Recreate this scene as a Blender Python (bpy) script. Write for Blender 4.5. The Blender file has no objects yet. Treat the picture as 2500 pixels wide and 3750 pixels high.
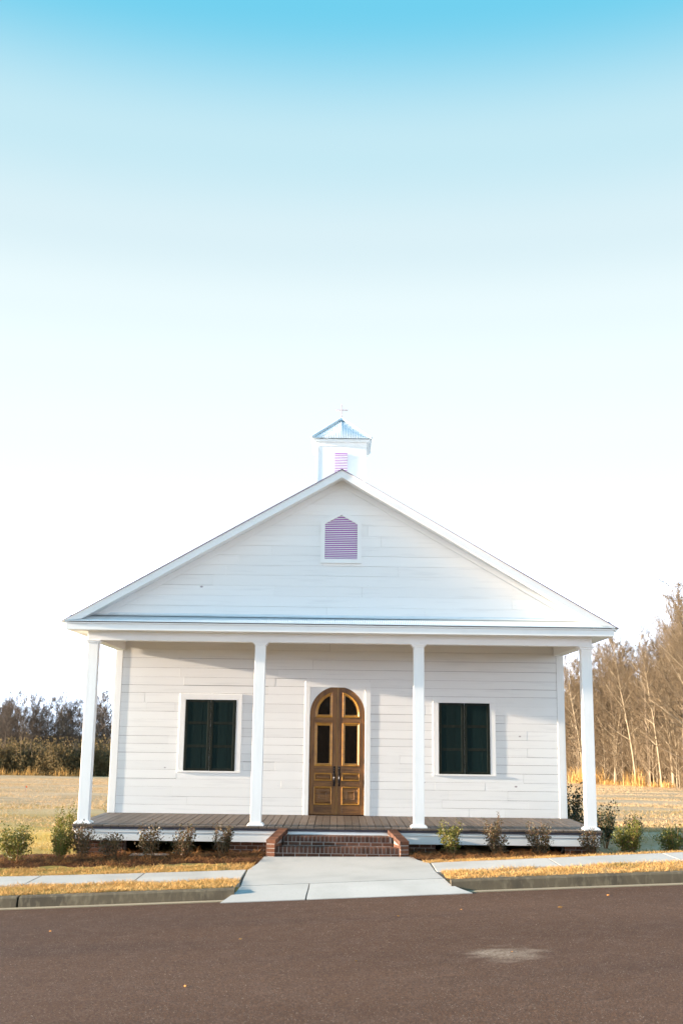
import bpy, math, random
import numpy as np
from mathutils import Vector, Matrix

random.seed(7)
RNG = np.random.default_rng(11)
SC = bpy.context.scene
COL = SC.collection
Z0 = 0.42            # porch floor height
DW = 2.642           # front wall plane (depth of the porch)

# ------------------------------------------------------------------ camera
cam_d = bpy.data.cameras.new('camera')
cam = bpy.data.objects.new('camera', cam_d); COL.objects.link(cam)
cam_d.sensor_fit = 'VERTICAL'; cam_d.sensor_height = 36.0; cam_d.sensor_width = 24.0
cam_d.lens = 3942.64 / 3750 * 36
cam_d.clip_start = 0.1; cam_d.clip_end = 4000
_t, _r = 0.1995, 0.0134
_R = Vector((1, 0, 0)); _U = Vector((0, -math.sin(_t), math.cos(_t))); _F = Vector((0, math.cos(_t), math.sin(_t)))
_X = _R * math.cos(_r) + _U * math.sin(_r); _Y = -_R * math.sin(_r) + _U * math.cos(_r)
CAMP = Vector((0, -19.79, 1.6943 + Z0))
cam.matrix_world = Matrix(((_X.x, _Y.x, -_F.x, CAMP.x), (_X.y, _Y.y, -_F.y, CAMP.y), (_X.z, _Y.z, -_F.z, CAMP.z), (0, 0, 0, 1)))
cam_d.dof.use_dof = True; cam_d.dof.focus_distance = 20.5; cam_d.dof.aperture_fstop = 2.2
SC.camera = cam

# ------------------------------------------------------------------ sky, sun, exposure
SUN_EL = math.radians(8.5)
SUN_AZ = math.radians(266.6)          # clockwise from +Y: low in the west, left of and slightly behind the camera
TO_SUN = Vector((math.sin(SUN_AZ) * math.cos(SUN_EL), math.cos(SUN_AZ) * math.cos(SUN_EL), math.sin(SUN_EL)))
world = bpy.data.worlds.new('World'); SC.world = world; world.use_nodes = True
wn, wl = world.node_tree.nodes, world.node_tree.links
wn.clear()
sky = wn.new('ShaderNodeTexSky'); sky.sky_type = 'NISHITA'; sky.sun_disc = False
sky.sun_elevation = SUN_EL; sky.sun_rotation = SUN_AZ
sky.altitude = 0; sky.air_density = 1.0; sky.dust_density = 0.6; sky.ozone_density = 2.0
hs = wn.new('ShaderNodeHueSaturation'); hs.inputs['Value'].default_value = 0.60; hs.inputs['Hue'].default_value = 0.475; hs.inputs['Saturation'].default_value = 1.42
bg = wn.new('ShaderNodeBackground'); bg.inputs['Strength'].default_value = 0.15
wo = wn.new('ShaderNodeOutputWorld')
# sky colour ramp; overbright bluish horizon band added to light the facade
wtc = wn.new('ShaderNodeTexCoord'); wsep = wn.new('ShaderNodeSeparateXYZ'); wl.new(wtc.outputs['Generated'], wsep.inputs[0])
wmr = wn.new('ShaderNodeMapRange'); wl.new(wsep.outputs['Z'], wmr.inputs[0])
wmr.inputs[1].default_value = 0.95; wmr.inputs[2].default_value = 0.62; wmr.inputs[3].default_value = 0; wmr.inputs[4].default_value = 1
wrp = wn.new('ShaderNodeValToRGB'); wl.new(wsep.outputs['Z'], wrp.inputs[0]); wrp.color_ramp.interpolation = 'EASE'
SKY_RAMP = [(0, (2.1, 2.5, 3.1)), (0.1, (1.8, 2.15, 2.65)), (0.19, (0.631, 0.73, 0.784)), (0.26, (0.586, 0.662, 0.694)), (0.32, (0.554, 0.631, 0.649)), (0.37, (0.514, 0.595, 0.613)), (0.43, (0.437, 0.541, 0.577)), (0.5, (0.346, 0.502, 0.559)), (0.6, (0.103, 0.388, 0.53)), (0.75, (0.024, 0.248, 0.452))]
wrp.color_ramp.elements[0].position = SKY_RAMP[0][0]; wrp.color_ramp.elements[0].color = (*SKY_RAMP[0][1], 1); wrp.color_ramp.elements[1].position = SKY_RAMP[-1][0]; wrp.color_ramp.elements[1].color = (*SKY_RAMP[-1][1], 1)
for p_, c_ in SKY_RAMP[1:-1]: e_ = wrp.color_ramp.elements.new(p_); e_.color = (*c_, 1)
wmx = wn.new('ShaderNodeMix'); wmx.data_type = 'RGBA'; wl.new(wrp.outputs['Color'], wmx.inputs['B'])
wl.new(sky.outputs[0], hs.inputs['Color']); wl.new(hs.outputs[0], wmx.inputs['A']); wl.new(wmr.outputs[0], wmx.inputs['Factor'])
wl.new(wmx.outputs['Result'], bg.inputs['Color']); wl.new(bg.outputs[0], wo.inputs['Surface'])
sun_d = bpy.data.lights.new('sun', 'SUN'); sun_d.energy = 2.0; sun_d.angle = math.radians(1.0); sun_d.color = (1.0, 0.82, 0.62)
sun = bpy.data.objects.new('sun', sun_d); COL.objects.link(sun)
sun.rotation_euler = TO_SUN.to_track_quat('Z', 'Y').to_euler(); sun.location = (-40, -9, 8)
vs = SC.view_settings
vs.view_transform = 'Standard'; vs.look = 'None'; vs.gamma = 1.0; vs.use_curve_mapping = False
vs.exposure = 3.45
SC.cycles.max_bounces = 8; SC.cycles.use_denoising = True

# ------------------------------------------------------------------ helpers
class MB:
    def __init__(s): s.v = []; s.f = []
    def add(s, vs_, fs_):
        b = len(s.v); s.v += [tuple(p) for p in vs_]; s.f += [tuple(i + b for i in f) for f in fs_]; return s
    def box(s, x0, x1, y0, y1, z0, z1, c=0.0):
        if c <= 0:
            return s.add([(x0, y0, z0), (x1, y0, z0), (x1, y1, z0), (x0, y1, z0), (x0, y0, z1), (x1, y0, z1), (x1, y1, z1), (x0, y1, z1)],
                         [(3, 2, 1, 0), (4, 5, 6, 7), (0, 1, 5, 4), (1, 2, 6, 5), (2, 3, 7, 6), (3, 0, 4, 7)])
        vv, ff = chamfer(x0, x1, y0, y1, z0, z1, c); return s.add(vv, ff)
    def prism(s, poly, y0, y1):                       # poly in (x,z), counter-clockwise seen from -Y
        n = len(poly)
        vv = [(p[0], y0, p[1]) for p in poly] + [(p[0], y1, p[1]) for p in poly]
        ff = [tuple(range(n)), tuple(range(2 * n - 1, n - 1, -1))]
        ff += [(i, i + n, (i + 1) % n + n, (i + 1) % n) for i in range(n)]
        return s.add(vv, ff)
    def prism_x(s, poly, x0, x1):                     # poly in (y,z)
        n = len(poly)
        vv = [(x0, p[0], p[1]) for p in poly] + [(x1, p[0], p[1]) for p in poly]
        ff = [tuple(range(n - 1, -1, -1)), tuple(range(n, 2 * n))]
        ff += [((i + 1) % n, (i + 1) % n + n, i + n, i) for i in range(n)]
        return s.add(vv, ff)
    def tube(s, pts, rads, k=6, cap=True):
        b = len(s.v); n = len(pts)
        for i in range(n):
            p = Vector(pts[i]); d = Vector(pts[min(i + 1, n - 1)]) - Vector(pts[max(i - 1, 0)])
            d.normalize(); a = d.orthogonal().normalized() if abs(d.z) > .9 else d.cross(Vector((0, 0, 1))).normalized(); e = d.cross(a)
            for j in range(k):
                t = 2 * math.pi * j / k; s.v.append(tuple(p + (a * math.cos(t) + e * math.sin(t)) * rads[i]))
        for i in range(n - 1):
            for j in range(k):
                s.f.append((b + i * k + j, b + i * k + (j + 1) % k, b + (i + 1) * k + (j + 1) % k, b + (i + 1) * k + j))
        if cap:
            s.f.append(tuple(b + j for j in range(k - 1, -1, -1))); s.f.append(tuple(b + (n - 1) * k + j for j in range(k)))
        return s
    def mesh(s, name, mat=None, smooth=False):
        me = bpy.data.meshes.new(name); me.from_pydata(s.v, [], s.f)
        if mat: me.materials.append(mat)
        if smooth: me.polygons.foreach_set('use_smooth', [True] * len(me.polygons))
        me.update(); return me
    def build(s, name, mat, parent=None, smooth=False): return link(name, s.mesh(name, mat, smooth), parent)

def chamfer(x0, x1, y0, y1, z0, z1, c):
    c = min(c, (x1 - x0) * .45, (y1 - y0) * .45, (z1 - z0) * .45)
    X, Y, Z = (x0, x1), (y0, y1), (z0, z1); V = []; idx = {}
    def sg(i): return c if i == 0 else -c
    for i in (0, 1):
        for j in (0, 1):
            for k in (0, 1):
                for ax in range(3):
                    p = [X[i], Y[j], Z[k]]
                    if ax != 0: p[0] += sg(i)
                    if ax != 1: p[1] += sg(j)
                    if ax != 2: p[2] += sg(k)
                    idx[(i, j, k, ax)] = len(V); V.append(tuple(p))
    F = []
    for i in (0, 1):
        a = [idx[(i, 0, 0, 0)], idx[(i, 1, 0, 0)], idx[(i, 1, 1, 0)], idx[(i, 0, 1, 0)]]; F.append(a if i else a[::-1])
        a = [idx[(0, i, 0, 1)], idx[(0, i, 1, 1)], idx[(1, i, 1, 1)], idx[(1, i, 0, 1)]]; F.append(a if i else a[::-1])
        a = [idx[(0, 0, i, 2)], idx[(1, 0, i, 2)], idx[(1, 1, i, 2)], idx[(0, 1, i, 2)]]; F.append(a if i else a[::-1])
    for i in (0, 1):
        for j in (0, 1):
            F.append([idx[(i, j, 0, 0)], idx[(i, j, 0, 1)], idx[(i, j, 1, 1)], idx[(i, j, 1, 0)]])
            F.append([idx[(i, 0, j, 0)], idx[(i, 0, j, 2)], idx[(i, 1, j, 2)], idx[(i, 1, j, 0)]])
            F.append([idx[(0, i, j, 1)], idx[(0, i, j, 2)], idx[(1, i, j, 2)], idx[(1, i, j, 1)]])
            for k in (0, 1): F.append([idx[(i, j, k, 0)], idx[(i, j, k, 1)], idx[(i, j, k, 2)]])
    C = Vector(((x0 + x1) / 2, (y0 + y1) / 2, (z0 + z1) / 2)); out = []
    for f in F:
        p = [Vector(V[i]) for i in f]; nrm = (p[1] - p[0]).cross(p[2] - p[0]); m = sum(p, Vector()) / len(p)
        out.append(tuple(f) if nrm.dot(m - C) > 0 else tuple(f[::-1]))
    return V, out

def link(name, me, parent=None):
    o = bpy.data.objects.new(name, me); COL.objects.link(o)
    if parent is not None: o.parent = parent
    return o
def empty(name, loc=(0, 0, 0)):
    o = bpy.data.objects.new(name, None); COL.objects.link(o); o.location = loc; o.empty_display_size = .2; return o
def tag(o, label=None, cat=None, group=None, kind=None):
    if label: o['label'] = label
    if cat: o['category'] = cat
    if group: o['group'] = group
    if kind: o['kind'] = kind
    return o
def np_mesh(name, V, F, mat, smooth=False):
    me = bpy.data.meshes.new(name); V = np.asarray(V, np.float32); F = np.asarray(F, np.int32)
    me.vertices.add(len(V)); me.vertices.foreach_set('co', V.ravel())
    k = F.shape[1]; me.loops.add(F.size); me.loops.foreach_set('vertex_index', F.ravel())
    me.polygons.add(len(F)); me.polygons.foreach_set('loop_start', np.arange(0, F.size, k, dtype=np.int32))
    try: me.polygons.foreach_set('loop_total', np.full(len(F), k, np.int32))
    except Exception: pass
    if smooth: me.polygons.foreach_set('use_smooth', np.ones(len(F), bool))
    me.materials.append(mat); me.update(calc_edges=True); return me

# ------------------------------------------------------------------ materials
def mat(name, base, rough=0.7, spec=0.3, metal=0.0, var=0.0, noise=None, bump=None, rand=0.0, stretch=(1, 1, 1), second=None, coords='Object', sheen=0, transl=0):
    """base colour, mixed toward `second` by a noise field; value varied per object by `rand`."""
    m = bpy.data.materials.new(name); m.use_nodes = True; nt = m.node_tree; n, l = nt.nodes, nt.links
    b = n['Principled BSDF']; b.inputs['Roughness'].default_value = rough; b.inputs['Metallic'].default_value = metal
    b.inputs['Specular IOR Level'].default_value = spec
    tc = n.new('ShaderNodeTexCoord'); mp = n.new('ShaderNodeMapping'); mp.inputs['Scale'].default_value = stretch
    l.new(tc.outputs[coords], mp.inputs['Vector'])
    last = None
    rgb = n.new('ShaderNodeRGB'); rgb.outputs[0].default_value = (*base, 1); last = rgb.outputs[0]
    if noise:
        for (sc, det, lo, hi, colr, amt) in noise:
            t = n.new('ShaderNodeTexNoise'); t.inputs['Scale'].default_value = sc; t.inputs['Detail'].default_value = det
            l.new(mp.outputs[0], t.inputs['Vector'])
            r = n.new('ShaderNodeMapRange'); r.inputs[1].default_value = lo; r.inputs[2].default_value = hi; r.inputs[3].default_value = 0; r.inputs[4].default_value = amt
            l.new(t.outputs['Fac'], r.inputs[0])
            mx = n.new('ShaderNodeMix'); mx.data_type = 'RGBA'; l.new(r.outputs[0], mx.inputs['Factor']); l.new(last, mx.inputs['A']); mx.inputs['B'].default_value = (*colr, 1)
            last = mx.outputs['Result']
    if rand:
        oi = n.new('ShaderNodeObjectInfo'); r = n.new('ShaderNodeMapRange'); r.inputs[3].default_value = 1 - rand; r.inputs[4].default_value = 1 + rand
        l.new(oi.outputs['Random'], r.inputs[0])
        h = n.new('ShaderNodeHueSaturation'); l.new(r.outputs[0], h.inputs['Value']); l.new(last, h.inputs['Color']); last = h.outputs[0]
    l.new(last, b.inputs['Base Color'])
    if bump:
        prev = None
        for (sc, det, st, dist) in bump:
            t = n.new('ShaderNodeTexNoise'); t.inputs['Scale'].default_value = sc; t.inputs['Detail'].default_value = det; l.new(mp.outputs[0], t.inputs['Vector'])
            bp = n.new('ShaderNodeBump'); bp.inputs['Strength'].default_value = st; bp.inputs['Distance'].default_value = dist
            l.new(t.outputs['Fac'], bp.inputs['Height'])
            if prev: l.new(prev, bp.inputs['Normal'])
            prev = bp.outputs[0]
        l.new(prev, b.inputs['Normal'])
    if transl:
        tr = n.new('ShaderNodeBsdfTranslucent'); l.new(last, tr.inputs['Color']); ms = n.new('ShaderNodeMixShader'); ms.inputs[0].default_value = transl
        l.new(b.outputs[0], ms.inputs[1]); l.new(tr.outputs[0], ms.inputs[2]); l.new(ms.outputs[0], n['Material Output'].inputs['Surface'])
    m['bsdf'] = 1
    return m

M = {}
M['plank'] = mat('white_painted_plank', (.84, .84, .84), .62, .3, noise=[(3, 6, .55, .75, (.70, .70, .71), .55), (14, 4, .72, .80, (.45, .40, .42), .5)], stretch=(.35, 1, 5), bump=[(6, 8, .35, .004)], rand=.03)
def knots(m, scale, r, colr, seed):
    n, l = m.node_tree.nodes, m.node_tree.links; b = n['Principled BSDF']; src = b.inputs['Base Color'].links[0].from_socket
    tc = n.new('ShaderNodeTexCoord'); mp = n.new('ShaderNodeMapping'); mp.inputs['Scale'].default_value = (.8, 0, 1.3); mp.inputs['Location'].default_value = (seed, 0, seed); l.new(tc.outputs['Object'], mp.inputs['Vector'])
    v = n.new('ShaderNodeTexVoronoi'); v.inputs['Scale'].default_value = scale; l.new(mp.outputs[0], v.inputs['Vector'])
    mr = n.new('ShaderNodeMapRange'); mr.inputs[1].default_value = r; mr.inputs[2].default_value = r * .5; mr.inputs[3].default_value = 0; mr.inputs[4].default_value = .8; l.new(v.outputs['Distance'], mr.inputs[0])
    mx = n.new('ShaderNodeMix'); mx.data_type = 'RGBA'; l.new(mr.outputs[0], mx.inputs['Factor']); l.new(src, mx.inputs['A']); mx.inputs['B'].default_value = (*colr, 1); l.new(mx.outputs['Result'], b.inputs['Base Color'])
knots(M['plank'], 1.5, .042, (.22, .16, .20), 1.7); knots(M['plank'], 5.5, .030, (.42, .37, .40), 5.1)
M['white'] = mat('white_trim_paint', (.85, .85, .85), .5, .35, noise=[(2.5, 5, .55, .8, (.74, .74, .75), .4)], stretch=(1, 1, 1), bump=[(9, 5, .15, .002)])
M['post'] = mat('white_post_paint', (.85, .85, .85), .5, .35, noise=[(3, 5, .55, .8, (.74, .75, .76), .5), (22, 2, .74, .80, (.5, .5, .53), .5)], stretch=(2, 2, .35), bump=[(8, 5, .2, .003)])
M['ceil'] = mat('tan_porch_ceiling', (.44, .33, .23), .7, .2, noise=[(4, 5, .45, .7, (.36, .26, .17), .6)], stretch=(.4, 4, 1))
M['cross'] = mat('pinkish_grey_paint', (.66, .60, .63), .6, .3)
M['wallback'] = mat('shadow_gap_board', (.11, .09, .11), .9, .1)
M['vent'] = mat('purple_fringe_backing', (.42, .02, .50), .8, .1)  # purple lens fringing of the dark louvre gaps, put into the backing colour
M['deck'] = mat('grey_stained_deck', (.120, .090, .072), .6, .3, noise=[(5, 6, .4, .7, (.155, .128, .11), .7), (30, 3, .55, .75, (.07, .06, .06), .5)], stretch=(4, .4, 1), bump=[(12, 6, .3, .003)], rand=.22)
M['deckedge'] = mat('dark_deck_edge', (.06, .055, .07), .6, .3, noise=[(6, 3, .4, .7, (.09, .08, .09), .6)])
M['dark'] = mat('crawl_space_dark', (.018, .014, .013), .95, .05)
M['brick'] = mat('red_brown_brick', (.130, .052, .030), .85, .2, noise=[(9, 4, .45, .7, (.17, .08, .045), .7), (3, 2, .5, .65, (.075, .040, .030), .8), (40, 3, .68, .74, (.42, .36, .33), .5)], bump=[(60, 5, .5, .004)], rand=.35)
M['mortar'] = mat('grey_mortar', (.36, .30, .26), .95, .1, noise=[(12, 4, .4, .7, (.24, .21, .20), .7)], bump=[(50, 4, .4, .003)])
M['metal'] = mat('galvanised_corrugated_metal', (.68, .74, .78), .5, .5, .2, noise=[(7, 3, .4, .7, (.60, .67, .72), .5)], bump=[(30, 3, .06, .002)])
M['metaledge'] = mat('dark_metal_edge', (.16, .10, .17), .5, .4, .4)
def wood(name, st):
    return mat(name, (.225, .098, .025), .42, .5, noise=[(5, 8, .42, .62, (.095, .040, .014), .8), (18, 6, .5, .7, (.30, .14, .04), .6), (1.6, 3, .55, .75, (.07, .03, .014), .7)], stretch=st, bump=[(9, 6, .2, .002)])
M['wood_v'] = wood('brown_door_wood_upright', (5, 1, .5))
M['wood_h'] = wood('brown_door_wood_level', (.5, 1, 5))
M['mould'] = mat('golden_brown_moulding', (.46, .22, .035), .30, .5, noise=[(9, 5, .45, .7, (.25, .10, .03), .7)], bump=[(12, 4, .1, .001)])
M['glass'] = mat('dark_door_glass', (.018, .013, .010), .04, .6)
M['bronze'] = mat('black_bronze', (.012, .011, .016), .25, .6, .6)
M['brass'] = mat('brass_strip', (.5, .32, .10), .3, .5, .8)
M['shut'] = mat('dark_green_board', (.0045, .0155, .0165), .8, .12, noise=[(6, 6, .45, .7, (.007, .018, .018), .8), (20, 4, .6, .75, (.003, .008, .009), .7)], stretch=(4, 1, .5), bump=[(10, 7, .4, .003)], rand=.12)
M['shutf'] = mat('dark_olive_shutter_frame', (.010, .015, .013), .75, .15, noise=[(8, 6, .45, .7, (.022, .025, .018), .7)], stretch=(2, 1, .6), bump=[(12, 6, .4, .003)], rand=.15)
M['conc'] = mat('pale_concrete', (.45, .43, .41), .85, .2, noise=[(1.2, 6, .45, .7, (.36, .345, .325), .75), (.5, 4, .5, .7, (.49, .47, .45), .6), (30, 4, .55, .75, (.36, .345, .33), .5)], bump=[(60, 4, .25, .003)], rand=.04)
M['kerb'] = mat('weathered_kerb_concrete', (.135, .108, .074), .9, .15, noise=[(2, 6, .42, .66, (.08, .066, .05), .85), (10, 5, .5, .7, (.23, .19, .13), .6)], stretch=(1.5, 1, .6), bump=[(45, 5, .5, .005)], rand=.06)
M['gutter'] = mat('sandy_gutter_concrete', (.36, .29, .20), .9, .15, noise=[(3, 5, .45, .65, (.30, .25, .18), .8)], bump=[(40, 4, .4, .004)])
M['bark'] = mat('grey_brown_bark', (.19, .145, .105), .95, .1, noise=[(1.2, 4, .4, .65, (.11, .085, .066), .8), (.35, 2, .5, .7, (.30, .25, .19), .6)], rand=.25)
M['barkd'] = mat('dark_grey_bark', (.115, .09, .072), .95, .1, noise=[(1.2, 4, .4, .65, (.06, .05, .045), .8)], rand=.3)
M['barkp'] = mat('pale_tan_bark', (.36, .29, .20), .9, .1, noise=[(1.5, 4, .45, .65, (.22, .17, .12), .8)], rand=.15)  # paler bark tone for some of the right-hand trees
M['twig'] = mat('brown_twigs', (.185, .138, .090), .95, .1, rand=.25)
M['twigd'] = mat('dark_grey_twigs', (.115, .092, .076), .95, .1, rand=.25)
M['thicket'] = mat('olive_brown_thicket_leaves', (.21, .155, .078), .9, .1, noise=[(1.1, 3, .4, .65, (.19, .13, .06), .9), (3, 3, .5, .7, (.10, .085, .038), .7)], rand=.2, transl=.4)
M['pine'] = mat('dark_evergreen_leaves', (.022, .035, .016), .9, .1, noise=[(1.1, 3, .4, .65, (.04, .05, .02), .9)], rand=.2)
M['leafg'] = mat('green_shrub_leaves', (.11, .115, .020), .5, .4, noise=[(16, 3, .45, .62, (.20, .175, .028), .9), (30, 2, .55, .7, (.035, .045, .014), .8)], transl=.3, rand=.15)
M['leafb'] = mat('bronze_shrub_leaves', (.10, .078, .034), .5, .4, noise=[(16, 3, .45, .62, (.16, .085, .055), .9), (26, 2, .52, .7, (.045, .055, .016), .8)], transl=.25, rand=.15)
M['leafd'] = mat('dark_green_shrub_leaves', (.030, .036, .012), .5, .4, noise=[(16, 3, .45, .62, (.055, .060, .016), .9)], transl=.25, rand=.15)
M['stem'] = mat('tan_shrub_stems', (.26, .15, .075), .9, .1)
M['straw'] = mat('pine_straw_needles', (.24, .10, .036), .9, .15, noise=[(7, 4, .42, .62, (.40, .20, .07), .8), (2.2, 3, .45, .65, (.07, .028, .015), .8)])
M['bed'] = mat('dark_mulch', (.085, .036, .018), .95, .1, noise=[(9, 5, .4, .65, (.14, .062, .026), .8), (3, 3, .5, .7, (.04, .02, .012), .8)], bump=[(40, 6, .9, .03)])
M['grass'] = mat('dormant_straw_grass', (.54, .325, .12), .9, .15, noise=[(5, 4, .45, .65, (.66, .43, .18), .8), (1.3, 3, .58, .74, (.26, .22, .055), .6), (25, 2, .55, .75, (.34, .20, .07), .7)], transl=.2)
M['sedge'] = mat('tan_broomsedge', (.50, .29, .09), .9, .1, noise=[(2, 3, .4, .65, (.60, .40, .17), .8)], transl=.25)
M['leafdry'] = mat('dry_orange_leaf', (.50, .22, .06), .8, .2, rand=.3)
M['twine'] = mat('orange_marker', (.80, .16, .03), .6, .2)

def ground_material():
    m = bpy.data.materials.new('dormant_field_ground'); m.use_nodes = True; n, l = m.node_tree.nodes, m.node_tree.links
    b = n['Principled BSDF']; b.inputs['Roughness'].default_value = .95; b.inputs['Specular IOR Level'].default_value = .1
    tc = n.new('ShaderNodeTexCoord')
    def nz(scale, det, st=(1, 1, 1), rough=.55):
        mp = n.new('ShaderNodeMapping'); mp.inputs['Scale'].default_value = st; l.new(tc.outputs['Object'], mp.inputs['Vector'])
        t = n.new('ShaderNodeTexNoise'); t.inputs['Scale'].default_value = scale; t.inputs['Detail'].default_value = det; t.inputs['Roughness'].default_value = rough
        l.new(mp.outputs[0], t.inputs['Vector']); return t.outputs['Fac']
    def rng(src, lo, hi, a=0, z=1):
        r = n.new('ShaderNodeMapRange'); r.inputs[1].default_value = lo; r.inputs[2].default_value = hi; r.inputs[3].default_value = a; r.inputs[4].default_value = z; l.new(src, r.inputs[0]); return r.outputs[0]
    def mix(fac, A, B):
        x = n.new('ShaderNodeMix'); x.data_type = 'RGBA'; l.new(fac, x.inputs['Factor'])
        for s, k in ((A, 'A'), (B, 'B')):
            if isinstance(s, tuple): x.inputs[k].default_value = (*s, 1)
            else: l.new(s, x.inputs[k])
        return x.outputs['Result']
    c = mix(rng(nz(.5, 5, (.35, 1, 1)), .42, .62), (.46, .30, .165), (.55, .385, .245))
    # greener, browner turf nearer the church: turf and worn soil have colours of their own
    sep = n.new('ShaderNodeSeparateXYZ'); l.new(tc.outputs['Object'], sep.inputs[0])
    near = rng(sep.outputs['Y'], 24, 6)
    lft = rng(sep.outputs['X'], 2, -2)
    ml = n.new('ShaderNodeMath'); ml.operation = 'MULTIPLY'; l.new(near, ml.inputs[0]); l.new(lft, ml.inputs[1])
    turf = mix(rng(nz(.9, 5, (.5, 1, 1)), .42, .6), (.30, .225, .055), (.40, .28, .10))
    c = mix(ml.outputs[0], c, turf)
    c = mix(rng(nz(1.7, 6, (.25, 1.3, 1)), .58, .70, 0, .55), c, (.19, .13, .065))
    c = mix(rng(nz(14, 4), .5, .7, 0, .45), c, (.27, .18, .085))
    l.new(c, b.inputs['Base Color'])
    bp = n.new('ShaderNodeBump'); bp.inputs['Strength'].default_value = .6; bp.inputs['Distance'].default_value = .05
    l.new(nz(7, 8), bp.inputs['Height']); l.new(bp.outputs[0], b.inputs['Normal'])
    return m
M['ground'] = ground_material()

def asphalt_material():
    m = bpy.data.materials.new('brown_grey_asphalt'); m.use_nodes = True; n, l = m.node_tree.nodes, m.node_tree.links
    b = n['Principled BSDF']; b.inputs['Roughness'].default_value = .92; b.inputs['Specular IOR Level'].default_value = .08
    tc = n.new('ShaderNodeTexCoord')
    def nz(scale, det, st=(1, 1, 1), loc=(0, 0, 0)):
        mp = n.new('ShaderNodeMapping'); mp.inputs['Scale'].default_value = st; mp.inputs['Location'].default_value = loc; l.new(tc.outputs['Object'], mp.inputs['Vector'])
        t = n.new('ShaderNodeTexNoise'); t.inputs['Scale'].default_value = scale; t.inputs['Detail'].default_value = det; l.new(mp.outputs[0], t.inputs['Vector']); return t.outputs['Fac']
    def rng(src, lo, hi, a=0, z=1):
        r = n.new('ShaderNodeMapRange'); r.inputs[1].default_value = lo; r.inputs[2].default_value = hi; r.inputs[3].default_value = a; r.inputs[4].default_value = z; l.new(src, r.inputs[0]); return r.outputs[0]
    def mix(fac, A, B):
        x = n.new('ShaderNodeMix'); x.data_type = 'RGBA'; l.new(fac, x.inputs['Factor'])
        for s, k in ((A, 'A'), (B, 'B')):
            if isinstance(s, tuple): x.inputs[k].default_value = (*s, 1)
            else: l.new(s, x.inputs[k])
        return x.outputs['Result']
    c = mix(rng(nz(.35, 5, (.3, 1, 1)), .38, .62), (.104, .055, .035), (.136, .074, .048))
    c = mix(rng(nz(1.1, 6, (.12, 1, 1)), .48, .68, 0, .55), c, (.074, .043, .033))
    c = mix(rng(nz(5, 6), .45, .7, 0, .35), c, (.17, .105, .08))
    c = mix(rng(nz(38, 3), .40, .60, 0, .7), c, (.064, .038, .030))
    c = mix(rng(nz(60, 2), .64, .72, 0, .8), c, (.34, .26, .20))
    # sandy patch left on the surface
    mp = n.new('ShaderNodeMapping'); mp.inputs['Location'].default_value = (-1.70 / .38, 8.50 / .36, 0); mp.inputs['Scale'].default_value = (1 / .38, 1 / .36, 0); l.new(tc.outputs['Object'], mp.inputs['Vector'])
    ln = n.new('ShaderNodeVectorMath'); ln.operation = 'LENGTH'; l.new(mp.outputs[0], ln.inputs[0])
    ad = n.new('ShaderNodeMath'); ad.operation = 'ADD'; l.new(ln.outputs['Value'], ad.inputs[0]); l.new(rng(nz(6, 5, (.5, 1, 1)), .3, .7, -.45, .45), ad.inputs[1])
    pt = rng(ad.outputs[0], 1.1, .25, 0, 1)
    sp = n.new('ShaderNodeMath'); sp.operation = 'MULTIPLY'; l.new(pt, sp.inputs[0]); l.new(rng(nz(40, 3), .35, .6, .15, .55), sp.inputs[1])
    c = mix(sp.outputs[0], c, (.45, .35, .27))
    l.new(c, b.inputs['Base Color'])
    bp = n.new('ShaderNodeBump'); bp.inputs['Strength'].default_value = .7; bp.inputs['Distance'].default_value = .006; l.new(nz(70, 4), bp.inputs['Height']); l.new(bp.outputs[0], b.inputs['Normal'])
    return m
M['asphalt'] = asphalt_material()

# ------------------------------------------------------------------ terrain heights
def S(x): return 16 * np.tanh(np.asarray(x, float) / 16)
def z_road(x): return -.155 + .0495 * S(x)
def z_kerb(x): return z_road(x) + .145
def z_walk(x): return -.05 + .049 * S(x) + .001 * np.minimum(np.asarray(x, float) ** 2, 60)
def z_porch(x):
    x = np.asarray(x, float); return np.where(x < 0, -.02 + .028 * np.maximum(x, -7), -.02 + .0 * x)
def sst(t): t = np.clip(t, 0, 1); return t * t * (3 - 2 * t)
Y_SW_B, Y_SW_F, Y_K_B, Y_K_F, Y_AS = -1.70, -2.80, -3.86, -4.02, -4.20
def h(x, y):
    x = np.asarray(x, float); y = np.asarray(y, float)
    zp = z_porch(x) - .033 * np.clip(y - 3, 0, 400) * 1.0
    a = sst((y - Y_SW_B) / 1.15)
    back = z_walk(x) * (1 - a) + zp * a
    t = np.clip((y - Y_SW_F) / (Y_K_B - Y_SW_F), 0, 1)
    front = z_walk(x) * (1 - t) + (z_kerb(x) - .004) * t
    return np.where(y >= Y_SW_B, back, front)

# ground sheet, reaching the horizon
def spaced(parts):
    out = []
    for a, b, n in parts: out += list(np.linspace(a, b, n, endpoint=False))
    return np.array(out + [parts[-1][1]])
gx = spaced([(-1500, -200, 10), (-200, -40, 20), (-40, -8, 40), (-8, 9, 120), (9, 40, 40), (40, 200, 20), (200, 1500, 10)])
gy = spaced([(-400, -60, 8), (-60, -14, 14), (-14, -4.6, 8), (-4.6, -4.0, 3), (-4.0, -2.9, 14), (-2.9, -1.65, 12), (-1.65, 0, 22), (0, 12, 60), (12, 60, 70), (60, 200, 40), (200, 1800, 20)])
GX, GY = np.meshgrid(gx, gy)
GZ = h(GX, GY)
lump = (np.sin(GX * 1.9 + .7 * np.sin(GY * 1.3)) * np.sin(GY * 2.3 + .5 * np.sin(GX * .9))) * .02 + np.sin(GX * .31 + GY * .23) * np.sin(GY * .41 - GX * .13) * .06
GZ = GZ + lump * sst((GY - 1) / 6)
GZ = np.where((GY < Y_SW_B + .02) & (GY > Y_SW_F - .02), GZ - .06, GZ)
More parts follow.
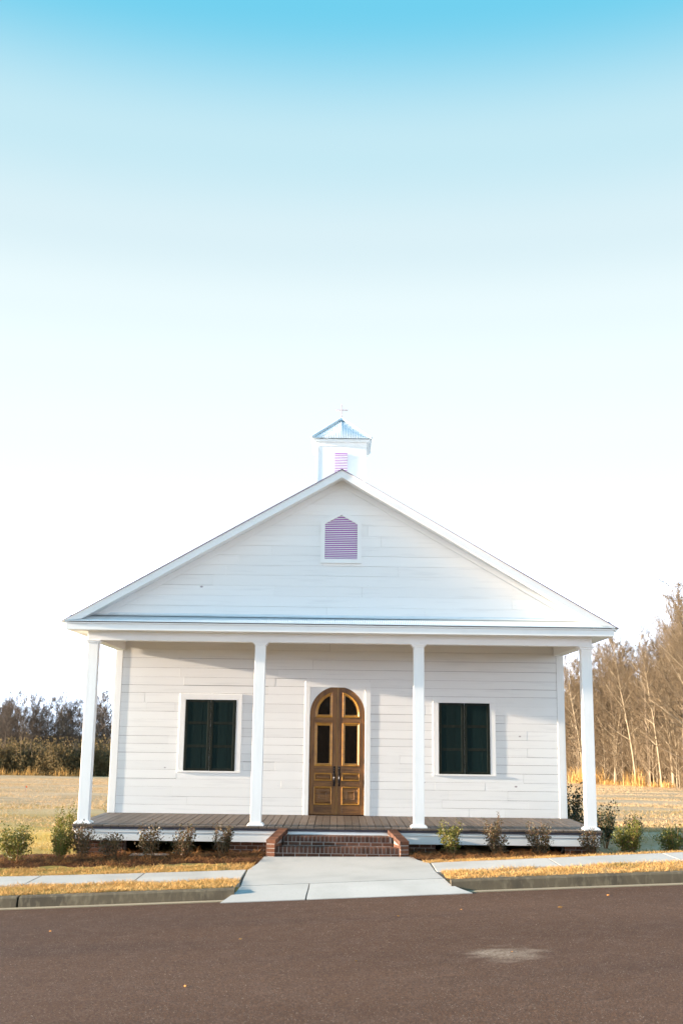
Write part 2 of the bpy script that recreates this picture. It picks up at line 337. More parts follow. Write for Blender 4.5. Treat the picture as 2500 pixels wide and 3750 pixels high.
GZ = np.where(GY < Y_K_B - .02, np.where(GY < -13.4, z_road(GX) + .10, z_road(GX) - .25), GZ)
wk = (np.abs(GX) < 1.75) & (GY < -.6) & (GY > -4.4); GZ = np.where(wk, GZ - .10, GZ)
ny, nx = GX.shape
ii = np.arange(ny * nx).reshape(ny, nx)
GF = np.stack([ii[:-1, :-1], ii[:-1, 1:], ii[1:, 1:], ii[1:, :-1]], -1).reshape(-1, 4)
tag(link('ground', np_mesh('ground', np.stack([GX, GY, GZ], -1).reshape(-1, 3), GF, M['ground'], True)), kind='structure')

# road
rx = spaced([(-400, -40, 10), (-40, -8, 12), (-8, 9, 40), (9, 40, 12), (40, 400, 10)]); ry = spaced([(-13.2, -4.2, 24)])
RX, RY = np.meshgrid(rx, ry); RZ = z_road(RX) + .04 * (1 - ((RY + 8.7) / 4.5) ** 2)
ny, nx = RX.shape; ii = np.arange(ny * nx).reshape(ny, nx)
RF = np.stack([ii[:-1, :-1], ii[:-1, 1:], ii[1:, 1:], ii[1:, :-1]], -1).reshape(-1, 4)
tag(link('road', np_mesh('road', np.stack([RX, RY, RZ], -1).reshape(-1, 3), RF, M['asphalt'], True)), kind='structure')

def strip(xs, prof, name, m, parent=None, zf=z_road):
    """a profile (y, dz) swept along x, following the height zf."""
    n = len(prof); V = []; F = []
    for x in xs:
        z = float(zf(x)); V += [(x, p[0], z + p[1]) for p in prof]
    for i in range(len(xs) - 1):
        for j in range(n):
            a = i * n + j; b_ = i * n + (j + 1) % n; F.append((a, b_, b_ + n, a + n))
    F.append(tuple(range(n - 1, -1, -1))); F.append(tuple((len(xs) - 1) * n + j for j in range(n)))
    me = bpy.data.meshes.new(name); me.from_pydata(V, [], F); me.materials.append(m); me.update()
    return link(name, me, parent)

# kerb segments on both sides of the apron
kerb = tag(empty('kerb', (0, -4, 0)), kind='structure')
kp = [(Y_K_F - .03, -.25), (Y_K_F - .03, .01), (Y_K_F - .005, .125), (Y_K_F + .02, .145), (Y_K_B, .145), (Y_K_B, -.25)]
def kseg(a, b):
    k = strip(np.linspace(a, b, max(3, int(abs(b - a) / .5))), kp, 'kerb_block', M['kerb']); k.parent = kerb; k.matrix_parent_inverse = kerb.matrix_world.inverted() if False else Matrix.Translation((0, 4, 0)); return k
for a, b in ((-26, -17.6), (-17.58, -13.3), (-13.28, -9.0), (-8.98, -4.44), (-4.41, -1.42), (1.60, 4.98), (5.01, 9.3), (9.32, 13.6), (13.62, 18), (18.02, 26)): kseg(a, b)
gut = tag(empty('gutter', (0, -4.1, 0)), kind='structure')
for a, b in ((-26, -1.55), (1.75, 26)):
    g = strip(np.linspace(a, b, 40), [(Y_AS - .01, -.2), (Y_AS - .01, .012), (Y_K_F - .031, .006), (Y_K_F - .031, -.2)], 'gutter_strip', M['gutter']); g.parent = gut; g.matrix_parent_inverse = Matrix.Translation((0, 4.1, 0))
fk = tag(strip(np.linspace(-40, 40, 60), [(-13.4, -.2), (-13.4, .14), (-13.25, .14), (-13.2, .11), (-13.2, -.2)], 'far_kerb', M['kerb']), kind='structure')

# pavement slabs
pave = tag(empty('pavement', (0, -2.2, 0)), kind='structure')
def slab(a, b):
    xs = np.linspace(a, b, 6); V = []; F = []
    pr = [(Y_SW_F, -.12), (Y_SW_F, .002), (Y_SW_F + .012, .012), (Y_SW_B - .012, .012), (Y_SW_B, .002), (Y_SW_B, -.12)]
    o = strip(xs, pr, 'slab', M['conc'], None, z_walk); o.parent = pave; o.matrix_parent_inverse = Matrix.Translation((0, 2.2, 0))
edges = [-1.44, -3.07, -4.72, -6.3, -7.9, -9.5, -11.1, -12.7, -14.3]
for a, b in zip(edges[1:], edges[:-1]): slab(a + .012, b - .012)
edges = [1.50, 3.38, 5.22, 7.0, 8.7, 10.4, 12.1, 13.8, 15.5]
for a, b in zip(edges[:-1], edges[1:]): slab(a + .012, b - .012)

# front walkway and apron
def quad_slab(name, rows, m, parent):
    """rows: list of (y, xl, xr, fn z) ; a top sheet with skirts."""
    V = []; F = []; nxs = 13
    for (y, xl, xr, zz) in rows:
        for i in range(nxs):
            x = xl + (xr - xl) * i / (nxs - 1); V.append((x, y, float(zz(x))))
    for r in range(len(rows) - 1):
        for i in range(nxs - 1):
            a = r * nxs + i; F.append((a, a + nxs, a + nxs + 1, a + 1))
    b0 = len(V); V += [(p[0], p[1], p[2] - .2) for p in V]
    R_ = len(rows)
    ring = [i for i in range(nxs)] + [r * nxs + nxs - 1 for r in range(1, R_)] + [(R_ - 1) * nxs + i for i in range(nxs - 2, -1, -1)] + [r * nxs for r in range(R_ - 2, 0, -1)]
    for k in range(len(ring)):
        a, b_ = ring[k], ring[(k + 1) % len(ring)]; F.append((a, b_, b_ + b0, a + b0))
    me = bpy.data.meshes.new(name); me.from_pydata(V, [], F); me.materials.append(m); me.update()
    o = link(name, me, parent); o.parent = parent; o.matrix_parent_inverse = Matrix.Translation((-parent.location.x, -parent.location.y, -parent.location.z)); return o
path = tag(empty('front_path', (0, -2.2, 0)), kind='structure')
zw = lambda x: z_walk(x) + .014
quad_slab('path_slab', [(-.80, -1.23, 1.27, lambda x: .010 + .012 * x), (-1.3, -1.30, 1.33, lambda x: .4 * (.01 + .012 * x) + .6 * zw(x)), (-1.75, -1.42, 1.48, zw), (-2.8, -1.40, 1.49, lambda x: z_walk(x) + .006), (-3.60, -1.37, 1.53, lambda x: z_kerb(x) - .02)], M['conc'], path)
apr = [(-3.625, -1.37, 1.535, lambda x: z_kerb(x) - .022), (-3.95, -1.40, 1.58, lambda x: z_road(x) + .095), (-4.12, -1.50, 1.72, lambda x: z_road(x) + .045), (-4.32, -1.58, 1.86, lambda x: z_road(x) + .012)]
def cut(rows, fa, fb):
    return [(y, xl + (xr - xl) * fa, xl + (xr - xl) * fb, z) for (y, xl, xr, z) in rows]
quad_slab('apron_slab', cut(apr, 0, .335), M['conc'], path); quad_slab('apron_slab', cut(apr, .341, 1), M['conc'], path)

# ------------------------------------------------------------------ the church
church = tag(empty('church', (0, 0, 0)), 'white plank church with a front porch, gable and small steeple', 'church')
def rz(z): return Z0 + z

# body: side and rear walls
YB = 7.2
body = MB()
body.box(-4.56, -.72, DW + .03, DW + .10, rz(-.25), rz(3.5)); body.box(.66, 4.56, DW + .03, DW + .10, rz(-.25), rz(3.5)); body.box(-.72, .66, DW + .03, DW + .10, rz(2.63), rz(3.5))
body.box(-4.56, -4.48, DW + .10, YB, rz(-.25), rz(3.5)); body.box(4.48, 4.56, DW + .10, YB, rz(-.25), rz(3.5)); body.box(-4.48, 4.48, YB - .08, YB, rz(-.25), rz(3.5))
body.box(-4.48, 4.48, DW + .10, YB - .08, rz(-.25), rz(-.18))
wall = body.build('wall', M['wallback'], church)

def row_heights(z0, z1, lo, hi):
    zs = [z0]
    while zs[-1] < z1 - lo * .6: zs.append(zs[-1] + random.uniform(lo, hi))
    k = (z1 - z0) / (zs[-1] - z0); return [z0 + (z - z0) * k for z in zs]
def plank(x0, x1, z0, z1, yf, parent, poly=None):
    """one board with uneven edges and a slight lean."""
    g = random.uniform(.0012, .004) if random.random() < .68 else random.uniform(.005, .009)
    d = [random.uniform(-.0015, .0015) for _ in range(4)]
    o = random.uniform(-.0008, .0008)
    if poly is None: poly = [(x0 + .001, z0 + g / 2 + d[0]), (x1 - .001, z0 + g / 2 + d[1]), (x1 - .001, z1 - g / 2 + d[2]), (x0 + .001, z1 - g / 2 + d[3])]
    m = MB(); c = .0015
    n = len(poly); cx = sum(p[0] for p in poly) / n; cz = sum(p[1] for p in poly) / n
    inn = offset_poly(poly, c)
    m.add([(p[0], yf + o, p[1]) for p in inn] + [(p[0], yf + o + c, p[1]) for p in poly] + [(p[0], yf + .026, p[1]) for p in poly],
          [tuple(range(n))] + [(i + n, (i + 1) % n + n, (i + 1) % n, i) for i in range(n)] + [(i + 2 * n, (i + 1) % n + 2 * n, (i + 1) % n + n, i + n) for i in range(n)])
    return m.build('plank', M['plank'], parent)
def offset_poly(P, d):
    n = len(P); out = []
    for i in range(n):
        a, b, c = Vector(P[i - 1]), Vector(P[i]), Vector(P[(i + 1) % n])
        e1 = (b - a).normalized(); e2 = (c - b).normalized(); n1 = Vector((-e1.y, e1.x)); n2 = Vector((-e2.y, e2.x))
        k = 1 + n1.dot(n2); q = b + (n1 + n2) * (d / max(k, .3)); out.append((q.x, q.y))
    return out
def planks_row(xa, xb, z0, z1, yf, parent):
    xs = [xa]; L = xb - xa
    if L > 1.7:
        k = random.choice([1, 1, 2]) if L < 5 else random.choice([2, 2, 3])
        cuts = sorted(random.uniform(xa + .45, xb - .45) for _ in range(k)); last = xa
        for c in cuts:
            if c - last > .4 and xb - c > .4: xs.append(c); last = c
    xs.append(xb)
    for a, b in zip(xs[:-1], xs[1:]): plank(a, b, z0, z1, yf, parent)
DOOR_C = -.025
zs = row_heights(.0, 3.46, .155, .205)
for a, b in zip(zs[:-1], zs[1:]):
    if a < 2.62:
        planks_row(-4.47, DOOR_C - .655, rz(a), rz(b), DW, wall); planks_row(DOOR_C + .66, 4.47, rz(a), rz(b), DW, wall)
        if b > 2.67: plank(DOOR_C - .655, DOOR_C + .66, rz(2.64), rz(b), DW, wall)
    else: planks_row(-4.47, 4.47, rz(a), rz(b), DW, wall)
# side walls: boards running back
for s in (-1, 1):
    for a, b in zip(zs[:-1], zs[1:]):
        m = MB(); x0, x1 = (s * 4.592, s * 4.562) if s < 0 else (4.562, 4.592)
        m.box(min(x0, x1), max(x0, x1), DW + .005, YB, rz(a) + .003, rz(b) - .003, .003); m.build('plank', M['plank'], wall)
for s in (-1, 1):   # corner boards
    m = MB(); xa, xb = sorted((s * 4.472, s * 4.60)); m.box(xa, xb, DW - .010, DW + .002, rz(.0), rz(3.40), .003)
    xa, xb = sorted((s * 4.594, s * 4.622)); m.box(xa, xb, DW - .0095, DW + .12, rz(.0), rz(3.40), .004); m.build('corner_board', M['white'], church)
# foundation behind the porch
m = MB(); m.box(-4.5, 4.5, DW + .2, DW + .3, -.6, rz(-.25)); m.build('foundation_screen', M['dark'], church)
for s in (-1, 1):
    m = MB(); xa, xb = sorted((s * 4.40, s * 4.50)); m.box(xa, xb, .45, DW + .19, -.6, rz(-.28)); m.build('foundation_screen', M['dark'], church)  # near black side screens added to keep low sun out from under the porch

# ---- porch floor
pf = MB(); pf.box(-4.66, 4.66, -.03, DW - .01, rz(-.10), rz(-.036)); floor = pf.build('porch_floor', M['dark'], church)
nb = 68; x0 = -4.675; w = 9.35 / nb
for i in range(nb):
    m = MB(); dz = random.uniform(-.0015, .0015); m.box(x0 + i * w + .004, x0 + (i + 1) * w - .004, -.075, DW - .0, rz(-.034) + dz, rz(0) + dz, .004); m.build('deck_board', M['deck'], floor)
m = MB(); m.box(-4.66, 4.66, -.062, -.032, rz(-.075), rz(-.0365)); m.build('deck_edge', M['deckedge'], floor)
m = MB(); m.box(-4.64, 4.64, -.050, -.005, rz(-.125), rz(-.0755), .004); m.build('skirt_board', M['white'], church)
m = MB(); m.box(-4.63, 4.63, -.035, .0, rz(-.270), rz(-.1255), .004)
for s in (-1, 1):
    xa, xb = sorted((s * 4.58, s * 4.625)); m.box(xa, xb, .001, DW, rz(-.27), rz(-.05), .003)
m.build('skirt_board', M['white'], church)

# ---- beam, ceiling, fascia, soffit
m = MB(); m.box(-4.605, 4.605, 0, .19, rz(3.246), rz(3.47), .004); m.build('porch_beam', M['white'], church)
for s in (-1, 1):
    xa, xb = sorted((s * 4.415, s * 4.603)); m = MB(); m.box(xa, xb, .192, DW - .03, rz(3.247), rz(3.46), .004); m.build('porch_beam', M['white'], church)
m = MB(); m.box(-4.56, 4.56, .192, DW + .03, rz(3.462), rz(3.50)); m.build('porch_ceiling', M['ceil'], church)
m = MB(); m.box(-4.925, 4.925, -.40, -.375, rz(3.398), rz(3.508), .004); m.build('fascia', M['white'], church)
m = MB(); m.box(-4.94, 4.94, -.42, -.374, rz(3.510), rz(3.536), .003); m.build('fascia_trim', M['white'], church)
m = MB(); m.box(-4.90, 4.90, -.374, -.002, rz(3.405), rz(3.43)); m.build('soffit', M['white'], church)
for s in (-1, 1):   # side eaves, running back
    xa, xb = sorted((s * 4.608, s * 4.895)); m = MB(); m.box(xa, xb, -.0015, YB + .3, rz(3.4065), rz(3.43)); m.build('soffit', M['white'], church)
    xa, xb = sorted((s * 4.897, s * 4.922)); m = MB(); m.box(xa, xb, -.373, YB + .3, rz(3.399), rz(3.535), .003); m.build('fascia', M['white'], church)

# ---- corrugated sheet
def corrugated(name, origin, udir, vdir, wid, vspan, pitch, amp, parent, seg=8, clip=None, nv=2, mat_=None):
    """sheet: waves across u, straight along v. clip(u) gives (v0, v1)."""
    n = int(wid / pitch * seg); U = Vector(udir).normalized(); Vd = Vector(vdir).normalized(); N = U.cross(Vd).normalized()
    if N.z < 0: N = -N
    V = []; F = []; O = Vector(origin)
    for i in range(n + 1):
        u = wid * i / n; a, b = clip(u) if clip else vspan
        for j in range(nv):
            t = a + (b - a) * j / (nv - 1); p = O + U * u + Vd * t + N * (amp * math.cos(2 * math.pi * u / pitch)); V.append(tuple(p))
    for i in range(n):
        for j in range(nv - 1): F.append((i * nv + j, (i + 1) * nv + j, (i + 1) * nv + j + 1, i * nv + j + 1))
    k = len(V); V += [tuple(Vector(p) - N * .004) for p in V]; F += [tuple(q + k for q in f[::-1]) for f in F]
    for i in range(n):
        F.append((i * nv, i * nv + k, (i + 1) * nv + k, (i + 1) * nv)); a = nv - 1; F.append((i * nv + a, (i + 1) * nv + a, (i + 1) * nv + a + k, i * nv + a + k))
    me = bpy.data.meshes.new(name); me.from_pydata(V, [], F); me.materials.append(mat_ or M['metal']); me.update()
    me.polygons.foreach_set('use_smooth', [True] * len(me.polygons)); return link(name, me, parent)
pv = Vector((0, .45, .165)); pl_ = pv.length
pent = corrugated('pent_roof', (-4.93, -.45, rz(3.552)), (1, 0, 0), pv, 9.86, (0, pl_ - .03), .034, .0045, church, 6)
m = MB(); m.prism_x([(-.10, rz(3.552) + .128 + .014), (.0, rz(3.552) + .165 + .014), (.0, rz(3.552) + .165 + .04), (-.004, rz(3.552) + .165 + .04), (-.004, rz(3.552) + .165 + .018), (-.10, rz(3.552) + .128 + .018)], -4.72, 4.72); m.build('flashing', M['metal'], church)

# ---- main roof
RS = (6.42 - 3.5645) / 4.97
def roof_z(x): return rz(6.42 - abs(x) * RS)
for s in (-1, 1):
    xe = s * 4.98
    u = Vector((s, 0, -RS)).normalized(); N = Vector((s * RS, 0, 1)).normalized()
    # deck slab
    P = [(0, roof_z(0) - .03), (xe, roof_z(xe) - .03), (xe, roof_z(xe) - .07), (0, roof_z(0) - .07)]
    if s > 0: P = P[::-1]
    m = MB(); m.prism(P, -.38, YB + .38); dk = m.build('roof_deck', M['white'], church)
    L = 4.98 * math.sqrt(1 + RS * RS)
    corrugated('roof_sheet', (0, -.43, roof_z(0) - .012), (0, 1, 0), u, YB + .85, (0, L + .03), .068, .009, church, 6)
    m = MB(); P = [(s * .0, roof_z(0) - .012), (s * 5.0, roof_z(5.0) - .012), (s * 5.0, roof_z(5.0) + .004), (0, roof_z(0) + .004)]
    if s < 0: P = P[::-1]
    m.prism(P, -.436, -.428); m.build('roof_edge', M['metaledge'], church)
    # rake board
    P = [(0, rz(6.272)), (s * 4.69, rz(6.272 - 4.69 * RS)), (s * 4.95, rz(3.5645 - .03 + .02)), (0, rz(6.40))]
    P = [(0, rz(6.268)), (s * 4.66, rz(6.268 - 4.66 * RS)), (s * 4.94, roof_z(4.94) - .014), (0, roof_z(0) - .014)]
    if s < 0: P = P[::-1]
    m = MB(); m.prism(P, -.415, -.381); m.build('rake_board', M['white'], church)
    # raked soffit
    P = [(0, rz(6.300)), (s * 4.70, rz(6.300 - 4.70 * RS)), (s * 4.70, rz(6.322 - 4.70 * RS)), (0, rz(6.322))]
    if s < 0: P = P[::-1]
    m = MB(); m.prism(P, -.380, -.001); m.build('raked_soffit', M['white'], church)
    # frieze
    P = [(0, rz(6.178)), (s * 4.34, rz(6.178 - 4.34 * RS)), (s * 4.60, rz(6.298 - 4.60 * RS) ), (0, rz(6.298))]
    if s < 0: P = P[::-1]
    m = MB(); m.prism(P, -.022, .0); m.build('frieze_board', M['white'], church)

# ---- gable wall
m = MB(); m.prism([(-4.75, rz(3.52)), (4.75, rz(3.52)), (0, rz(6.30))], .03, .09); gable = m.build('gable', M['wallback'], church); m = MB(); m.prism([(-4.75, rz(3.5)), (4.75, rz(3.5)), (0, rz(6.30))], YB - .05, YB); m.build('rear_gable', M['plank'], church)
zg = row_heights(3.70, 6.20, .176, .196)
GS = RS; top = 6.215
for a, b in zip(zg[:-1], zg[1:]):
    ha = (top - a) / GS; hb = max((top - b) / GS, .0)
    joints = [-ha] + ([] if ha < 1.2 else sorted(random.uniform(-hb + .4, hb - .4) for _ in range(1 if ha < 2.2 else random.choice([1, 2, 2])))) + [ha]
    for i in range(len(joints) - 1):
        xl, xr = joints[i], joints[i + 1]
        if xr - xl < .25: continue
        g = random.choice([.0008, .0015, .002, .0035, .006])
        lt = -hb if i == 0 else xl; rt = hb if i == len(joints) - 2 else xr
        poly = [(xl + .001, rz(a) + g / 2), (xr - .001, rz(a) + g / 2), (rt - .001, rz(b) - g / 2)]
        if rt - lt > .01: poly.append((lt + .001, rz(b) - g / 2))
        plank(0, 0, 0, 0, 0.0, gable, poly)

# ---- louvred vents
def vent_part(name, outer, inner, yf, thick, slats, parent, frame=True):
    """outer / inner: matching polygons (x,z)."""
    if frame:
        n = len(outer); m = MB()
        V = [(p[0], yf, p[1]) for p in outer] + [(p[0], yf, p[1]) for p in inner] + [(p[0], yf + thick, p[1]) for p in outer] + [(p[0], yf + thick, p[1]) for p in inner]
        F = []
        for i in range(n):
            j = (i + 1) % n; F += [(i, j, j + n, i + n), (i + 2 * n, j + 2 * n, j, i), (i + n, j + n, j + 3 * n, i + 3 * n)]
        m.add(V, F); v = m.build(name, M['white'], parent)
    else: v = None
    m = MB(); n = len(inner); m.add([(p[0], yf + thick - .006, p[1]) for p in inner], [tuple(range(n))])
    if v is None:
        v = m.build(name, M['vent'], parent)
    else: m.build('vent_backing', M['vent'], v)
    for (xa, xb, za, zb) in slats:
        m = MB(); m.add([(xa, yf + .012, za), (xb, yf + .012, za), (xb, yf + .012, za + .004), (xa, yf + .012, za + .004), (xa, yf + thick - .010, zb - .004), (xb, yf + thick - .010, zb - .004), (xb, yf + thick - .010, zb), (xa, yf + thick - .010, zb)],
                          [(0, 1, 2, 3), (3, 2, 6, 7), (4, 7, 6, 5), (1, 0, 4, 5), (0, 3, 7, 4), (2, 1, 5, 6)]); m.build('slat', M['white'], v)
    return v
oz = [(-.378, 4.722), (.378, 4.722), (.378, 5.497), (0, 5.711), (-.378, 5.497)]
iz = [(-.302, 4.80), (.302, 4.80), (.302, 5.458), (0, 5.628), (-.302, 5.458)]
sl = []; pz = 4.812
while pz < 5.60:
    hw = .302 if pz < 5.45 else max(0, (5.622 - pz) / (5.628 - 5.458) * .302)
    if hw > .03: sl.append((-hw, hw, rz(pz), rz(pz + .023)))
    pz += .0355
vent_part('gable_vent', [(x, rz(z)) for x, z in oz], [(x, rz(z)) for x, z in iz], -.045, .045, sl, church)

# ---- columns
def column(xc):
    m = MB(); m.box(xc - .095, xc + .095, .002, .19, rz(.05), rz(3.20), .006); c = m.build('column', M['post'], church)
    m = MB(); m.box(xc - .105, xc + .105, -.008, .20, rz(3.188), rz(3.202), .003); m.prism([(xc - .105, rz(3.202)), (xc + .105, rz(3.202)), (xc + .135, rz(3.228)), (xc - .135, rz(3.228))], -.012, .21); m.box(xc - .138, xc + .138, -.030, .22, rz(3.228), rz(3.2455), .003); m.build('capital', M['post'], c)
    m = MB(); m.box(xc - .145, xc + .145, -.045, .235, rz(.002), rz(.034), .006); m.box(xc - .125, xc + .125, -.026, .215, rz(.034), rz(.050), .006); m.build('column_base', M['post'], c)
for xc in (-4.505, -1.447, 1.447, 4.505): column(xc)

# ---- windows: casing and closed shutters
def window(xc, label):
    hw, z0, z1 = .522, .860, 2.262
    w = tag(empty('window', (0, 0, 0)), label); w.parent = church
    for nm, a in (('casing', (xc - hw - .116, xc - hw, DW - .014, DW + .004, rz(z0 - .02), rz(z1))), ('casing', (xc + hw, xc + hw + .116, DW - .014, DW + .004, rz(z0 - .02), rz(z1))), ('casing', (xc - hw - .116, xc + hw + .116, DW - .0145, DW + .004, rz(z1 + .001), rz(z1 + .117))), ('sill', (xc - hw - .118, xc + hw + .118, DW - .028, DW + .004, rz(z0 - .055), rz(z0 - .021)))):
        m = MB(); m.box(*a, .004); m.build(nm, M['white'], w)
    return w, hw, z0, z1
def shutters(xc, hw, z0, z1, w):
    for s in (-1, 1):
        xa, xb = (xc - hw + .004, xc - .003) if s < 0 else (xc + .003, xc + hw - .004)
        yf = DW - .0105
        if True:
            sh = MB(); sh.box(xa + .002, xb - .002, DW - .008, DW - .0045, rz(z0 - .018), rz(z1 - .002)); leaf = sh.build('shutter', M['shut'], church)
            bw = (xb - xa) / 3
            cuts = [xa, xa + bw * random.uniform(.9, 1.05), xa + bw * random.uniform(1.9, 2.08), xb]
            for i in range(3):
                m = MB(); m.box(cuts[i] + .003, cuts[i + 1] - .003, DW - .0105 + random.uniform(-.0008, .0008), DW - .0085, rz(z0 - .015), rz(z1 - .004), .003); m.build('board', M['shut'], leaf)
            for a, b in ((xa, xa + .052), (xb - .058, xb)):
                m = MB(); m.box(a, b, yf - .006, DW - .0092, rz(z0 - .018), rz(z1 - .002), .003); m.build('stile', M['shutf'], leaf)
            H = z1 - z0
            for za, zb in ((z0 - .018, z0 + .035), (z0 + H * .315, z0 + H * .355), (z0 + H * .645, z0 + H * .685), (z1 - .052, z1 - .002)):
                m = MB(); m.box(xa + .053, xb - .059, yf - .004, DW - .0092, rz(za), rz(zb), .003); m.build('rail', M['shutf'], leaf)
for xc, lb in ((-2.6155, 'left window closed by dark green shutters'), (2.564, 'right window closed by dark green shutters')):
    w, hw, z0, z1 = window(xc, lb); shutters(xc, hw, z0, z1, w)

# ---- door surround
dc = DOOR_C; R_A = .562; ZS = 2.003
m = MB(); m.box(dc - .665, dc - .565, DW - .011, DW + .03, rz(0), rz(2.545), .004); m.build('door_casing', M['white'], church)
m = MB(); m.box(dc + .565, dc + .675, DW - .011, DW + .03, rz(0), rz(2.545), .004); m.build('door_casing', M['white'], church)
m = MB(); m.box(dc - .665, dc + .675, DW - .0115, DW + .03, rz(2.5455), rz(2.665), .004); m.build('door_casing', M['white'], church)
arc = [(dc + R_A * math.cos(t), rz(ZS + R_A * math.sin(t))) for t in np.linspace(0, math.pi, 33)]
m = MB(); V = []; F = []      # spandrel: rectangle minus arch
for i, p in enumerate(arc):
    V += [(p[0], DW + .004, p[1]), (p[0], DW + .004, rz(2.59)), (p[0], DW + .06, p[1])]
for i in range(len(arc) - 1):
    F += [(i * 3 + 3, i * 3, i * 3 + 1, i * 3 + 4), (i * 3, i * 3 + 3, i * 3 + 5, i * 3 + 2)]
m.add(V, F); m.build('arch_spandrel', M['white'], church)
m = MB(); m.box(dc - .566, dc + .566, DW - .02, DW + .10, rz(-.0015), rz(.012), .003); m.build('threshold', M['bronze'], church)

# ---- door leaves
def rings(loops, close=True):
    m = MB(); n = len(loops[0][0]); V = []; F = []
    for (P, y) in loops: V += [(p[0], y, p[1]) for p in P]
    for k in range(len(loops) - 1):
        for i in range(n):
            j = (i + 1) % n; F.append((k * n + i, k * n + j, (k + 1) * n + j, (k + 1) * n + i))
    if close: F.append(tuple((len(loops) - 1) * n + i for i in range(n)))
    m.add(V, F); return m
YD = DW + .035
def leaf(s):
    g = .003
    def X(a): return dc + s * a        # a measured from the meeting line outward
    def poly(pts):
        q = [(X(a), rz(z)) for a, z in pts]; return q if s > 0 else q[::-1]
    R = R_A - .004
    arcp = [(R * math.cos(t), ZS + R * math.sin(t)) for t in np.linspace(0, math.acos(g / R), 17)]
    P = poly([(g, .014), (R, .014)] + arcp + [])
    m = MB(); m.prism(P, YD, YD + .04); d = m.build('door', M['wood_v'], church)
    def pc(nm, a0, a1, z0, z1, mt, y=.004):
        m = MB(); xa, xb = sorted((X(a0), X(a1))); m.box(xa, xb, YD - y, YD + .002, rz(z0), rz(z1), .002); return m.build(nm, M[mt], d)
    pc('stile', g, .098, .016, 2.50, 'wood_v'); pc('stile', .462, R - .002, .016, ZS, 'wood_v')
    for z0, z1 in ((.016, .205), (.563, .677), (.829, .965), (1.832, 1.935)): pc('rail', .0995, .4605, z0, z1, 'wood_h')
    a = [(R * math.cos(t), ZS + R * math.sin(t)) for t in np.linspace(0, math.acos(.099 / R), 15)]
    b = [((R - .098) * math.cos(t), ZS + (R - .098) * math.sin(t)) for t in np.linspace(0, math.acos(.099 / (R - .098)), 15)]
    V = []; F = []
    for p, q in zip(a, b): V += [(X(p[0]), YD - .004, rz(p[1])), (X(q[0]), YD - .004, rz(q[1])), (X(q[0]), YD + .001, rz(q[1]))]
    for i in range(14):
        f = [(i * 3, i * 3 + 3, i * 3 + 4, i * 3 + 1), (i * 3 + 1, i * 3 + 4, i * 3 + 5, i * 3 + 2)]; F += f if s < 0 else [q[::-1] for q in f]
    m = MB(); m.add(V, F); m.build('arch_rail', M['wood_v'], d)
    def mould(P, nm='moulding'):
        L = [(P, YD + .001), (P, YD - .014), (offset_poly(P, .012), YD - .020), (offset_poly(P, .024), YD - .016), (offset_poly(P, .034), YD - .007), (offset_poly(P, .056), YD - .003), (offset_poly(P, .058), YD + .002)]
        rings(L, False).build(nm, M['mould'], d)
    # rectangular light
    P = poly([(.099, .966), (.461, .966), (.461, 1.831), (.099, 1.831)]); mould(P)
    I = offset_poly(P, .052); rings([(I, YD - .0025)]).build('pane', M['glass'], d)
    # arched light
    r2 = R - .099
    t1 = math.acos(.099 / r2)
    P = poly([(.099, 1.936), (r2 - .001, 1.936)] + [(r2 * math.cos(t), ZS + r2 * math.sin(t)) for t in np.linspace(0, t1, 14)]); mould(P)
    I = offset_poly(P, .052); rings([(I, YD - .0025)]).build('pane', M['glass'], d)
    # raised panels
    for z0, z1, deep in ((.678, .828, False), (.206, .562, True)):
        P = poly([(.099, z0), (.461, z0), (.461, z1), (.099, z1)])
        L = [(P, YD + .001), (P, YD - .014), (offset_poly(P, .010), YD - .019), (offset_poly(P, .018), YD - .015), (offset_poly(P, .024), YD - .004)]
        rings(L, False).build('moulding', M['mould'], d)
        L = [(offset_poly(P, .024), YD - .002), (offset_poly(P, .034), YD - .002), (offset_poly(P, .046), YD - .012), (offset_poly(P, .050), YD - .006)]
        if deep: L += [(offset_poly(P, .095), YD - .008), (offset_poly(P, .100), YD - .014), (offset_poly(P, .130), YD - .005), (offset_poly(P, .134), YD - .010)]
        rings(L).build('panel', M['wood_h'], d)
    # handle: plate, latch, grip
    hx = X(.052)
    m = MB(); m.box(hx - .022, hx + .022, YD - .012, YD - .0035, rz(.570), rz(.962), .008)
    hd = m.build('handle', M['bronze'], d)
    ts = np.linspace(0, 1, 11)
    m = MB(); m.tube([(hx, YD - .012 - .045 * math.sin(math.pi * t) ** .6, rz(.60 + .22 * t)) for t in ts], [.013 + .004 * math.sin(math.pi * t) for t in ts], 8)
    m.tube([(hx, YD - .012, rz(.885)), (hx, YD - .035, rz(.885)), (hx, YD - .040, rz(.90))], [.014, .014, .006], 8)
    for q in (.60, .82, .92): m.tube([(hx, YD - .010, rz(q)), (hx, YD - .020, rz(q))], [.016, .013], 8)
    m.v = list(m.v); g_ = m.build('handle', M['bronze'], d, True)
    for z in (.30, 1.02, 1.86):
        m = MB(); xo = X(R + .001); m.tube([(xo, YD - .006, rz(z)), (xo, YD - .006, rz(z + .09))], [.008, .008], 6); m.build('hinge', M['bronze'], d)
    return d
leaf(-1); leaf(1)
m = MB(); m.box(dc - .0025, dc + .0025, YD - .0055, YD + .02, rz(.02), rz(2.55)); m.build('meeting_strip', M['brass'], church)

